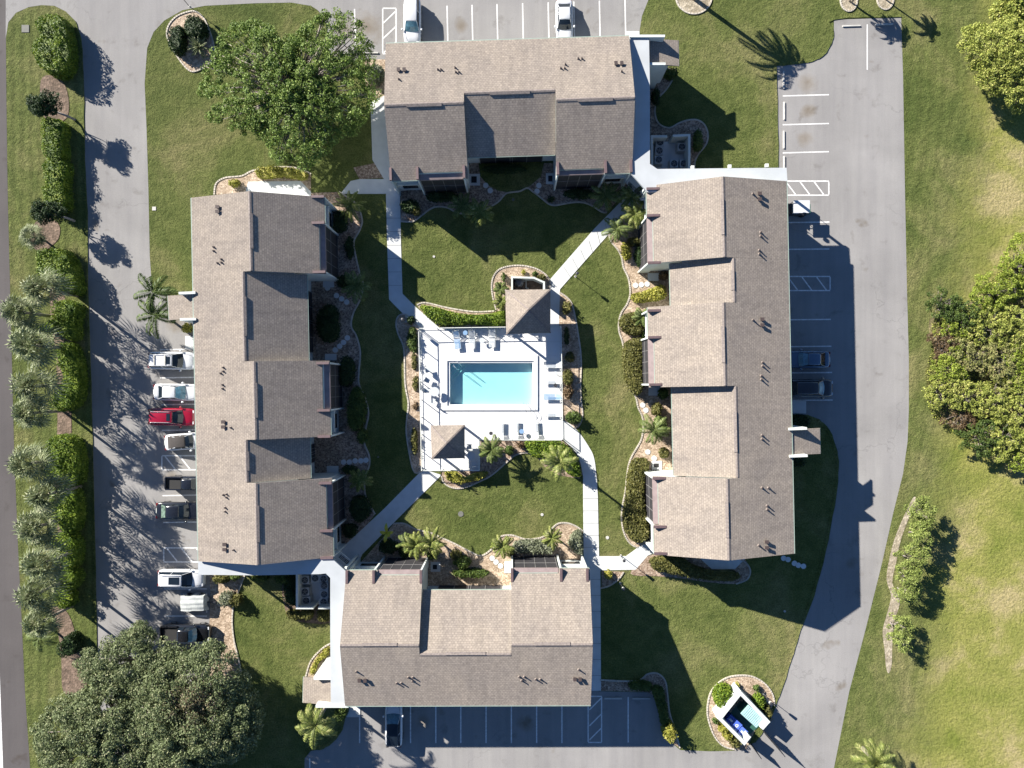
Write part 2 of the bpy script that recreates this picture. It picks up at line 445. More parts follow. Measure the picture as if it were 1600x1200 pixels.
L['frondd'] = leaf_mat('dark_palm_fronds', (0.028, 0.050, 0.014), (0.085, 0.125, 0.030), (0.20, 0.25, 0.08))
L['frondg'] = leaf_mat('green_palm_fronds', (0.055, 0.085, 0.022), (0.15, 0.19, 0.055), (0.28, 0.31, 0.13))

# ================================================================== GROUND
POOL = (703, 567, 832, 632)
a = W(POOL[0], POOL[1]); c_ = W(POOL[2], POOL[3])
px0, px1, py0, py1 = a.x, c_.x, c_.y, a.y
m = MB(); B = 500
m.poly([(-B, -B, 0), (B, -B, 0), (B, py0, 0), (-B, py0, 0)])
m.poly([(-B, py1, 0), (B, py1, 0), (B, B, 0), (-B, B, 0)])
m.poly([(-B, py0, 0), (px0, py0, 0), (px0, py1, 0), (-B, py1, 0)])
m.poly([(px1, py0, 0), (B, py0, 0), (B, py1, 0), (px1, py1, 0)])
m.build('lawn', MT['grass'], kind='structure')

def sheet(name, pts, mat, z1, z0=None, sm=0):
    m = MB()
    m.prism(G(smooth(pts, sm) if sm else pts), z0, z1)
    return m.build(name, mat, kind='structure')

# street along the west edge, with its edge line
sheet('street', [(-900, -600), (8, -600), (9, 0), (10, 150), (12, 300), (17, 500), (22, 700), (28, 850), (33, 950), (39, 1080), (47, 1200), (62, 1700), (-900, 1700)], MT['street'], 0.005)
m = MB(); m.prism(G([(-3, 1030), (0, 1060), (5, 1200), (9, 1500), (3, 1500), (-1, 1200), (-6, 1060)]), None, 0.012)
m.build('street_edge_line', MT['paint'], kind='structure')
# drives and lots
sheet('north_lot', [(9, -700), (9, 60), (13, 35), (25, 20), (45, 11), (65, 8), (85, 9), (103, 18), (118, 33), (127, 60), (130, 100), (132, 160), (133, 250), (137, 330), (138, 450), (143, 600),
       (146, 720), (149, 850), (152, 1000), (156, 1080), (165, 1260), (330, 1260), (335, 1080), (323, 1040), (330, 930), (330, 900), (345, 880), (330, 500), (262, 500), (260, 462), (238, 456), (234, 400), (232, 300), (229, 200), (226, 130), (230, 75),
       (240, 50), (257, 32), (285, 16), (320, 9), (400, 5), (455, 4), (485, 9), (500, 20), (509, 38), (512, 60), (513, 80), (525, 90), (545, 93), (600, 93), (780, 100), (1000, 90), (999, 50), (1003, 25), (1013, 0), (1025, -60), (1025, -700)], MT['asphalt'], 0.006)
sheet('east_drive', [(1303, 31), (1408, 27), (1411, 120), (1414, 300), (1417, 450), (1420, 560), (1420, 640), (1418, 690), (1411, 740), (1396, 800), (1378, 880), (1352, 985), (1327, 1080), (1303, 1200), (1280, 1330), (1230, 1500),
       (400, 1500), (440, 1260), (476, 1215), (476, 1185), (486, 1173), (505, 1170), (522, 1158), (535, 1140), (541, 1112), (560, 1060), (925, 1060), (935, 1080), (1020, 1082), (1026, 1105), (1033, 1130), (1046, 1158), (1063, 1172), (1110, 1174), (1150, 1173),
       (1180, 1160), (1200, 1130), (1212, 1102), (1224, 1070), (1240, 1020), (1251, 985), (1272, 930), (1290, 862), (1304, 790), (1310, 740), (1308, 705), (1296, 672), (1280, 655), (1262, 648), (1190, 648), (1180, 300), (1216, 262), (1215, 180), (1213, 103), (1240, 101), (1270, 96), (1288, 86), (1299, 68), (1303, 50)], MT['asphalt'], 0.006)
# markings
def strip(m, a, b, w=0.13, z=0.012):
    a = W(*a); b = W(*b); d = (b - a); n = Vector((-d.y, d.x, 0)).normalized() * w / 2
    m.poly([(a.x - n.x, a.y - n.y, z), (b.x - n.x, b.y - n.y, z), (b.x + n.x, b.y + n.y, z), (a.x + n.x, a.y + n.y, z)])
def hatch(m, x0, y0, x1, y1, diag):
    for a, b in (((x0, y0), (x1, y0)), ((x1, y1), (x0, y1))): strip(m, a, b)
    for a, b in (((x0, y0 + 1), (x0, y1 - 1)), ((x1, y0 + 1), (x1, y1 - 1))): strip(m, a, b, z=0.0135)
    for a, b in diag: strip(m, a, b, z=0.015)
m = MB()
strip(m, (554, 14), (556, 84))
hatch(m, 598, 13, 619, 84, [((599, 36), (618, 18)), ((599, 60), (618, 42)), ((600, 82), (618, 66))])
for i, x in enumerate((699, 738, 777, 817, 857, 897, 937, 977)): strip(m, (x - 0.5, 9 - i * 1.3), (x + 1.2, 92 - i))
m.build('north_lot_markings', MT['paint'], kind='structure')
m = MB()
strip(m, (1355, 38), (1355, 109))
for y in (149, 194, 238): strip(m, (1223, y + 1), (1295, y - 1))
for y, x in ((347, 1296), (389, 1296), (499, 1298), (541, 1299), (582, 1300), (625, 1301)): strip(m, (1200, y + 1), (x, y))
hatch(m, 1200, 283, 1295, 305, [((x, 284), (x + 15, 304)) for x in (1206, 1228, 1250, 1272)])
hatch(m, 1200, 432, 1297, 454, [((x, 433), (x + 15, 453)) for x in (1209, 1231, 1253, 1276)])
m.build('east_lot_markings', MT['paint'], kind='structure')
m = MB()
for y, x in ((546, 250), (590, 250), (632, 252), (672, 253), (774, 254), (816, 255)): strip(m, (x, y + 0.5), (335, y - 1))
hatch(m, 253, 712, 335, 734, [((x, 713), (x + 16, 733)) for x in (258, 281, 304)])
hatch(m, 256, 856, 335, 878, [((x, 857), (x + 16, 877)) for x in (261, 284, 307)])
for y, x in ((920, 256), (962.5, 258), (1004.5, 259)): strip(m, (x, y), (323.5, y))
strip(m, (323, 927), (323, 957)); strip(m, (323, 1012), (323, 1040))
m.build('west_lot_markings', MT['paint'], kind='structure')
m = MB()
for x in (562, 641.5, 681, 720, 759.5, 799, 838.5, 878): strip(m, (x, 1075), (x, 1161))
hatch(m, 919, 1088, 940, 1160, [((921, y + 18), (939, y)) for y in (1091, 1116, 1138)])
strip(m, (981.5, 1089), (981.5, 1160)); strip(m, (484, 1185), (484, 1210))
m.build('south_lot_markings', MT['paint'], kind='structure')

# raised turf along the edges of the drives
def turf(name, pts, w=0.3, z=0.075):
    g = [Vector((*p, 0)) for p in G(smooth(pts, 4, False))]; m = MB(); a = []; 
    for i, p in enumerate(g):
        d = (g[min(i + 1, len(g) - 1)] - g[max(i - 1, 0)]).normalized(); n = Vector((-d.y, d.x, 0))
        a.append((p + n * (.03 * math.sin(i * 2.3) + .02 * math.sin(i * 5.1)), p + n * w))
    for i in range(len(a) - 1):
        (p0, q0), (p1, q1) = a[i], a[i + 1]; up = Vector((0, 0, z))
        m.poly([p0 + up, p1 + up, q1 + up * .6, q0 + up * .6]); m.poly([p0, p1, p1 + up, p0 + up])
    m.build(name, MT['grass'], kind='structure')
turf('turf_edge', [(156, 1080), (152, 1000), (149, 850), (146, 720), (143, 600), (138, 450), (137, 330), (133, 250), (132, 160), (130, 100), (127, 60), (118, 33)])
turf('turf_edge', [(545, 93), (525, 90), (513, 80), (512, 60), (509, 38), (500, 20), (485, 9)])
turf('turf_edge', [(1216, 262), (1215, 180), (1213, 103)])
turf('turf_edge', [(1213, 103), (1240, 101), (1270, 96), (1288, 86), (1299, 68), (1303, 50), (1303, 31), (1408, 27)])
turf('turf_edge', [(1180, 1160), (1200, 1130), (1212, 1102), (1224, 1070), (1240, 1020), (1251, 985), (1272, 930), (1290, 862), (1304, 790), (1310, 740), (1308, 705), (1296, 672), (1280, 655)])
turf('turf_edge', [(476, 1185), (486, 1173), (505, 1170), (522, 1158), (535, 1140), (541, 1112)])
# walks
WZ = [0.036]
def walk(name, pts, mat='concrete', z=None, joints=0):
    if z is None: WZ[0] += 0.0021; z = WZ[0]
    o = sheet(name, pts, MT[mat], z, -0.02)
    return o
walk('northwest_path', [(603, 298), (625, 298), (626.5, 380), (629, 459), (650, 480), (692, 517), (656, 517), (608, 468), (605, 380)])
walk('northeast_path', [(980, 305), (990, 290), (1008, 300), (1002, 318), (951, 366), (875, 452), (873, 516), (859, 516), (859, 437), (929, 357)])
walk('southeast_path', smooth([(878, 656), (890, 662), (905, 676), (920, 698), (928, 715), (932, 745), (934, 775)], 5, False) + [(936, 869), (978, 869), (1000, 853), (1022, 846), (1022, 864), (1012, 868), (993, 890), (938, 891), (939, 1079), (923, 1079), (905, 1079), (905, 892), (912, 890), (911, 760)] + smooth([(911, 745), (907, 724), (899, 706), (879, 686)], 5, False))
walk('southwest_path', [(661, 733), (690, 742), (672, 760), (620, 812), (566, 866), (556, 890), (530, 890), (530, 858), (541, 850), (600, 795)])
walk('north_walk', [(579, 160), (600, 150), (640, 150), (640, 297), (600, 303), (532, 303), (548, 283), (562, 280), (600, 280), (582, 250)])
walk('west_walk', [(388, 284), (470, 283), (486, 300), (486, 330), (380, 330), (384, 300)])
walk('east_pad', [(1092, 850), (1166, 850), (1163, 874), (1148, 889), (1112, 889), (1093, 872)])
walk('northeast_kerb_walk', [(978, 49), (999, 49), (999, 58), (1012, 62), (1012, 90), (978, 90)])
walk('stair_pad', [(290, 525), (310, 525), (310, 545), (290, 545)], z=0.081)
walk('east_stair_pad', [(1190, 626), (1259, 626), (1259, 646), (1190, 646)], z=0.08)
walk('south_ramp', [(540, 1100), (563, 1100), (563, 1120), (541, 1120)], z=0.08)
# expansion joints are thin dark grooves set in the walks
m = MB()
for k in range(1, 7):
    y = 320 + k * 21; strip(m, (604.2, y), (627.5, y), 0.03, 0.064)
for k in range(0, 7):
    y = 905 + k * 25; strip(m, (923, y), (938.5, y), 0.03, 0.064)
for k in range(1, 6):
    y = 760 + k * 19; strip(m, (911.5, y), (935, y), 0.03, 0.064)
for k in range(1, 8):
    strip(m, (868 + k * 13, 431 - k * 13.6), (880 + k * 11.5, 447 - k * 13.1), 0.03, 0.064)
m.build('path_joints', MT['cover'], kind='structure')

# ---------------------------------------------------------------- beds
def bed(name, pts, mat='gravel', sm=4, edge=None, z=0.035, closed=True):
    P = smooth(pts, sm) if sm else pts
    m = MB(); m.prism(G(P), None, z)
    o = m.build(name, MT[mat], kind='structure')
    if edge is not None:
        e = MB()
        line = smooth(edge, 5, False) if edge else P + [P[0]]
        g = [Vector((*p, 0)) for p in G(line)]
        for i in range(len(g) - 1):
            d = g[i + 1] - g[i]
            if d.length < 1e-4: continue
            n = Vector((-d.y, d.x, 0)).normalized() * 0.075
            A, Bq = g[i] - d.normalized() * 0.02, g[i + 1] + d.normalized() * 0.02
            e.poly([A - n + Vector((0, 0, .1)), Bq - n + Vector((0, 0, .1)), Bq + n + Vector((0, 0, .1)), A + n + Vector((0, 0, .1))])
            e.poly([A - n, Bq - n, Bq - n + Vector((0, 0, .1)), A - n + Vector((0, 0, .1))])
            e.poly([Bq + n, A + n, A + n + Vector((0, 0, .1)), Bq + n + Vector((0, 0, .1))])
        e.build('bed_edging', MT['edging'], parent=o)
    return o

eW = [(530, 300), (556, 318), (566, 343), (562, 360), (553, 378), (556, 400), (563, 430), (568, 447), (562, 470), (552, 490), (549, 510), (557, 525), (563, 550), (561, 580), (561, 600), (570, 620), (576, 645), (572, 668), (569, 690), (577, 712), (577, 728), (571, 745), (570, 768), (576, 785), (586, 803)]
bed('west_planting_bed', [(480, 302)] + smooth(eW, 4, False) + [(572, 822), (545, 848), (535, 856), (480, 856)], 'gravel', 0, eW)
eN = [(626, 346), (645, 346), (660, 336), (672, 327), (684, 323), (700, 325), (716, 333), (742, 334), (760, 326), (778, 316), (789, 304), (796, 301), (812, 299), (824, 294), (833, 300), (840, 305), (850, 313), (858, 319), (868, 321), (885, 318), (905, 316), (922, 320), (940, 331), (948, 332)]
bed('north_planting_bed', smooth(eN, 4, False) + [(975, 302), (985, 285), (985, 255), (626, 255)], 'gravel', 0, eN)
sheet('north_bed_lawn', [(748, 255), (750, 275), (762, 289), (778, 298), (795, 301), (812, 299), (829, 290), (845, 276), (850, 255)], MT['grass'], 0.045)
eE = [(951, 366), (955, 378), (965, 390), (971, 402), (974, 418), (981, 433), (984, 448), (984, 462), (979, 476), (971, 488), (967, 502), (967, 517), (972, 533), (975, 550), (977, 580), (979, 600), (986, 611), (993, 620), (997, 637), (1003, 650), (1005, 667), (1002, 686), (994, 701), (987, 713), (982, 727), (979, 747), (977, 768), (973, 787), (971, 806), (973, 826), (979, 842), (987, 851), (996, 855)]
bed('east_planting_bed', smooth(eE, 4, False) + [(1020, 850), (1075, 848), (1075, 300), (1008, 300), (985, 330)], 'tan', 0, eE)
bed('east_hedge_bed', [(985, 896), (1014, 868), (1060, 866), (1150, 868), (1166, 877), (1172, 892), (1167, 905), (1150, 912), (1110, 910), (1060, 903), (1025, 900)], 'gravel', 4, [(1158, 874), (1168, 882), (1172, 893), (1167, 905), (1150, 912)])
bed('path_corner_bed', [(940, 892), (975, 893), (965, 905), (950, 916), (940, 918)], 'gravel', 0, [(938, 919), (952, 915), (966, 905), (974, 894)])
eP = [(655, 513), (640, 496), (630, 491), (622, 495), (619, 506), (622, 521), (630, 540), (632, 560), (633, 600), (638, 630), (636, 652), (635, 676), (640, 710), (645, 732), (651, 739), (660, 735)]
bed('pool_west_bed', smooth(eP, 4, False), 'tan', 0, eP)
eR = [(874, 457), (885, 464), (893, 474), (898, 492), (903, 520), (908, 560), (907, 600), (908, 625), (910, 650), (904, 666), (896, 668)]
bed('pool_east_bed', smooth(eR, 4, False) + [(880, 655), (877, 640), (875, 515), (872, 515), (872, 460)], 'tan', 0, eR)
eG = [(775, 484), (770, 465), (768, 447), (771, 432), (780, 421), (795, 416), (815, 415), (835, 419), (850, 427), (858, 437), (861, 447)]
bed('pool_north_bed', smooth(eG, 4, False) + [(861, 470), (800, 512), (775, 512)], 'tan', 0, eG)
eH = [(652, 476), (665, 473), (700, 481), (740, 487), (772, 486)]
bed('pool_hedge_bed', smooth(eH, 4, False) + [(790, 486), (790, 514), (692, 514), (660, 490)], 'tan', 0, eH)
eS = [(690, 744), (693, 753), (702, 760), (716, 763), (732, 760), (750, 752), (766, 744), (782, 731), (795, 719), (806, 711), (822, 707), (836, 712)]
bed('pool_south_bed', smooth(eS, 4, False) + [(852, 730), (872, 742), (905, 748), (911, 738), (905, 716), (893, 701), (878, 687), (748, 687), (748, 734), (690, 738)], 'gravel', 0, eS)
eC = [(615, 818), (632, 818), (650, 827), (672, 832), (690, 840), (712, 850), (735, 862), (752, 868), (768, 858), (777, 848), (783, 838), (800, 836), (820, 842), (840, 841), (853, 836), (862, 826), (872, 818), (886, 817), (900, 822), (910, 829)]
bed('south_planting_bed', smooth(eC, 4, False) + [(911, 900), (860, 940), (600, 940), (558, 892), (562, 880), (600, 838)], 'tan', 0, eC)
eA = [(1055, 108), (1051, 124), (1041, 140), (1030, 152), (1024, 166), (1024, 182), (1031, 195), (1046, 200), (1060, 193), (1075, 188), (1090, 188), (1101, 196), (1106, 211), (1103, 226), (1092, 240), (1086, 252), (1085, 264)]
bed('condenser_bed', smooth(eA, 4, False) + [(1080, 290), (1000, 290), (1000, 100)], 'gravel', 0, eA)
bed('southwest_bed', [(440, 890), (516, 890), (540, 960), (530, 972), (500, 975), (470, 972), (448, 962), (441, 930)], 'mulch', 0)
eL = [(540, 1000), (515, 1006), (498, 1018), (485, 1034), (478, 1056)]
bed('southwest_corner_bed', smooth(eL, 4, False) + [(500, 1066), (545, 1066)], 'tan', 0, eL)
eK = [(385, 890), (380, 905), (372, 926), (365, 946), (363, 972), (366, 1001), (373, 1030), (376, 1056), (368, 1082)]
bed('west_lot_bed', smooth(eK, 4, False) + [(340, 1085), (325, 1045), (329, 925), (327, 895)], 'tan', 0, eK)
bed('entry_bed', [(264, 40), (275, 27), (290, 20), (305, 18), (318, 28), (326, 45), (333, 65), (335, 85), (328, 98), (315, 108), (300, 112), (288, 103), (275, 85), (267, 70), (261, 55)], 'tan', 4, [])
for n, (cx, cy, rx, ry) in {'palm_ring_bed': (1084, -5, 28, 27), 'small_palm_ring_bed': (1326, 0, 13, 18), 'far_palm_ring_bed': (1383, -3, 13, 18)}.items():
    bed(n, [(cx + rx * math.cos(t), cy + ry * math.sin(t)) for t in [k * math.pi / 8 for k in range(16)]], 'sand', 2, [])
eT = [(335, 304), (338, 287), (352, 278), (378, 275), (398, 266), (440, 261), (470, 264), (486, 272)]
bed('tree_bed', smooth(eT, 4, False) + [(486, 300), (390, 304)], 'tan', 0, eT)
bed('north_corner_bed', [(552, 262), (585, 255), (600, 278), (562, 280)], 'gravel', 0)
bed('shrub_corner_bed', [(570, 93), (602, 93), (602, 150), (585, 155), (570, 130)], 'tan', 0)
eD = [(938, 1062), (980, 1064), (1000, 1062), (1012, 1053), (1027, 1052), (1039, 1063), (1043, 1085), (1046, 1112), (1055, 1142), (1062, 1168)]
bed('south_lot_bed', smooth(eD, 4, False) + [(1048, 1160), (1036, 1138), (1029, 1115), (1024, 1088), (1010, 1081), (938, 1079)], 'gravel', 0, eD)
eB = [(1150, 1171), (1130, 1165), (1116, 1150), (1107, 1126), (1105, 1107), (1109, 1085), (1119, 1070), (1135, 1059), (1155, 1055), (1176, 1057), (1195, 1068), (1207, 1085), (1210, 1102)]
bed('bin_store_bed', smooth(eB, 4, False) + [(1206, 1108), (1180, 1140), (1165, 1172)], 'tan', 0, eB)
bed('upper_mulch_patch', [(64, 126), (82, 118), (100, 130), (108, 160), (104, 185), (84, 192), (66, 176)], 'mulch', 4)
bed('middle_mulch_patch', [(52, 352), (72, 340), (92, 350), (92, 372), (76, 388), (60, 392), (48, 378)], 'mulch', 4)
bed('hedge_row_mulch', [(80, 450), (100, 460), (112, 520), (112, 600), (112, 680), (114, 760), (110, 850), (108, 930), (98, 945), (92, 900), (90, 820), (86, 740), (90, 660), (88, 560), (80, 500)], 'mulch', 4)
bed('lower_mulch_patch', [(78, 952), (98, 950), (112, 970), (122, 1010), (134, 1050), (132, 1085), (100, 1082), (96, 1030), (90, 985)], 'mulch', 4)
bed('sandy_strip', [(1428, 776), (1431, 786), (1419, 812), (1407, 845), (1400, 880), (1394, 910), (1405, 935), (1404, 950), (1396, 975), (1394, 1010), (1393, 1040), (1388, 1052), (1384, 1040), (1382, 1015), (1379, 985), (1387, 955), (1392, 930), (1385, 905), (1390, 870), (1400, 835), (1417, 796)], 'sand', 3, None, 0.02)
bed('wood_floor', [(1452, 500), (1500, 480), (1560, 440), (1620, 380), (1700, 380), (1700, 720), (1570, 705), (1510, 680), (1470, 650), (1462, 560)], 'floor', 4, None, 0.02)

# ---------------------------------------------------------------- pool
def rectg(x0, y0, x1, y1):
    return G([(x0, y0), (x1, y0), (x1, y1), (x0, y1)])
m = MB()   # deck with the basin left open
DZ = 0.06
for poly in ([(655, 513), (876, 511), (876, 567), (655, 567)], [(655, 632), (877, 632), (879, 687), (750, 687), (750, 735), (660, 735), (657, 632)],
             [(655, 567), (703, 567), (703, 632), (657, 632)], [(832, 567), (876, 567), (877, 632), (832, 632)]):
    m.prism(G(poly), None, DZ)
m.prism(G([(655, 735), (660, 735), (750, 735), (750, 687), (879, 687), (876, 511), (655, 513)]), -0.02, -0.01)
for a, b in (((655, 513), (660, 735)), ((660, 735), (750, 735)), ((750, 735), (750, 687)), ((750, 687), (879, 687)), ((879, 687), (876, 511)), ((876, 511), (655, 513))):
    a = W(*a); b = W(*b); m.poly([(a.x, a.y, -.01), (b.x, b.y, -.01), (b.x, b.y, DZ), (a.x, a.y, DZ)])
m.f = [f for f in m.f]
# drop the buried slab over the basin
keep = [i for i, f in enumerate(m.f) if not all(abs(m.v[k][2] + 0.01) < 1e-6 for k in f)]
m.f = [m.f[i] for i in keep]; m.mi = [m.mi[i] for i in keep]; m.uv = [m.uv[i] for i in keep]
m.build('pool_deck', MT['deck'], kind='structure')
pool = thing('swimming_pool', 'rectangular turquoise swimming pool set in the white deck', 'swimming pool', W(767, 600))
m = MB(); zf = -0.78
m.poly([(px0, py0, zf), (px1, py0, zf), (px1, py1, zf), (px0, py1, zf)])
for a, b in (((px0, py0), (px1, py0)), ((px1, py0), (px1, py1)), ((px1, py1), (px0, py1)), ((px0, py1), (px0, py0))):
    m.poly([(*b, zf), (*a, zf), (*a, DZ), (*b, DZ)])
m.build('basin', MT['poolwall'], pool)
m = MB()
def ring(m, o, i, z0, z1):
    (x0, y0, x1, y1), (a0, b0, a1, b1) = o, i
    for r in ((x0, y0, x1, b0), (x0, b1, x1, y1), (x0, b0, a0, b1), (a1, b0, x1, b1)): m.prism(rectg(*r), z0, z1)
ring(m, (690, 555, 840, 641), (699, 564, 834, 634), DZ, DZ + 0.13)
m.build('coping', MT['deck'], pool)
m = MB(); nos = MB()
for k, q in enumerate((30, 23, 15.5, 8)):
    A, Bp, Cp = W(703.1, 567.1), W(703.1 + q, 567.1), W(703.1, 567.1 + q)
    z = -0.62 + .13 * k
    m.poly([(A.x, A.y, z), (Cp.x, Cp.y, z), (Bp.x, Bp.y, z)]); m.poly([(Cp.x, Cp.y, zf), (Bp.x, Bp.y, zf), (Bp.x, Bp.y, z), (Cp.x, Cp.y, z)])
    a_ = Vector(Cp).lerp(Vector(Bp), .18); b_ = Vector(Cp).lerp(Vector(Bp), .82); nn = Vector((-.11, .11, 0))
    nos.poly([(a_.x, a_.y, z + .008), (b_.x, b_.y, z + .008), (b_.x + nn.x, b_.y + nn.y, z + .008), (a_.x + nn.x, a_.y + nn.y, z + .008)])
nos.build('step_nosings', MT['trim'], pool)
m.build('corner_steps', MT['poolwall'], pool)
m = MB()
for x, y in ((716, 578), (722, 572)):
    a = W(x, y); b = W(x - 7, y - 7)
    m.tube([b + Vector((0, 0, 0.06)), b + Vector((0.0, 0, 0.85)), b + (a - b) * 0.5 + Vector((0, 0, 0.95)), a + Vector((0, 0, 0.4)), a + Vector((0.1, -0.1, -0.5))], 0.025, 6)
m.build('step_handrail', MT['silver'], pool)
m = MB()
for x in (822, 829):
    a = W(x - 4, 629); b = W(x + 1, 646)
    m.tube([a + Vector((0, 0, -0.6)), a + Vector((0, 0, 0.6)), (a + b) / 2 + Vector((0, 0, 0.9)), b + Vector((0, 0, 0.7)), b + Vector((0, 0, 0.06))], 0.025, 6)
m.build('pool_ladder', MT['silver'], pool)
wm = bpy.data.materials.new('pool_water'); wm.use_nodes = True
nt = wm.node_tree; nt.nodes.clear()
out = nt.nodes.new('ShaderNodeOutputMaterial'); tr = nt.nodes.new('ShaderNodeBsdfTransparent'); tr.inputs[0].default_value = (0.565, 0.95, 0.965, 1)
gl = nt.nodes.new('ShaderNodeBsdfGlossy'); gl.inputs['Roughness'].default_value = 0.05
bp = nt.nodes.new('ShaderNodeBump'); bp.inputs['Strength'].default_value = 0.3; bp.inputs['Distance'].default_value = 0.03
nt.links.new(noise(nt, 2.5, 3, pos(nt)), bp.inputs['Height']); nt.links.new(bp.outputs[0], gl.inputs['Normal'])
mx = nt.nodes.new('ShaderNodeMixShader'); mx.inputs[0].default_value = 0.04
nt.links.new(tr.outputs[0], mx.inputs[1]); nt.links.new(gl.outputs[0], mx.inputs[2]); nt.links.new(mx.outputs[0], out.inputs[0])
m = MB(); e = 0.003
m.poly([(px0 + e, py0 + e, -0.07), (px1 - e, py0 + e, -0.07), (px1 - e, py1 - e, -0.07), (px0 + e, py1 - e, -0.07)])
m.build('pool_water', wm, kind='structure')

# ================================================================== BUILDINGS
TAN = math.tan(math.radians(16.3)); ZE = 6.05; ZIN = 5.35
class Bld:
    """frame: u runs along the outer eave from A to B, v goes inwards across the roof"""
    def __init__(s, name, label, A, Bp):
        a, b = W(*A, ZE), W(*Bp, ZE)
        s.A = Vector((a.x, a.y, 0)); s.u = Vector((b.x - a.x, b.y - a.y, 0)); s.len = s.u.length; s.u.normalize()
        n = Vector((-s.u.y, s.u.x, 0)); mid = (a + b) / 2
        s.v = n if n.dot(-Vector((mid.x, mid.y, 0))) > 0 else -n
        s.t = thing(name, label, 'apartment building', s.A + s.u * s.len / 2 + s.v * 7)
        s.roof = MB(); s.wall = MB(); s.rid = MB()
    def P(s, u, v, z): q = s.A + s.u * u + s.v * v; return Vector((q.x, q.y, z))
    def uv(s, px, py, z):
        q = W(px, py, z) - s.A; return q.dot(s.u), q.dot(s.v)
    def ridge(s, px, py):
        z = 8
        for _ in range(12):
            u, v = s.uv(px, py, z); z = ZE + v * TAN
        return u, v, z
    def eave(s, px, py, vr, zr, ti):
        z = 6
        for _ in range(12):
            u, v = s.uv(px, py, z); z = zr - (v - vr) * ti
        return u, v, z
    def sect(s, mb, u0, u1, prof, mi=0, uvs=False):
        """extrude a closed (v,z) profile from u0 to u1"""
        n = len(prof); acc = 0
        for i in range(n):
            (v0, z0), (v1, z1) = prof[i], prof[(i + 1) % n]
            l = math.hypot(v1 - v0, z1 - z0)
            mb.poly([s.P(u0, v0, z0), s.P(u1, v0, z0), s.P(u1, v1, z1), s.P(u0, v1, z1)], mi, [(u0, acc), (u1, acc), (u1, acc + l), (u0, acc + l)])
            acc += l
        mb.poly([s.P(u0, v, z) for v, z in prof], mi); mb.poly([s.P(u1, v, z) for v, z in reversed(prof)], mi)
    def box(s, mb, u0, u1, v0, v1, z0, z1, mi=0):
        s.sect(mb, u0, u1, [(v0, z0), (v1, z0), (v1, z1), (v0, z1)], mi)

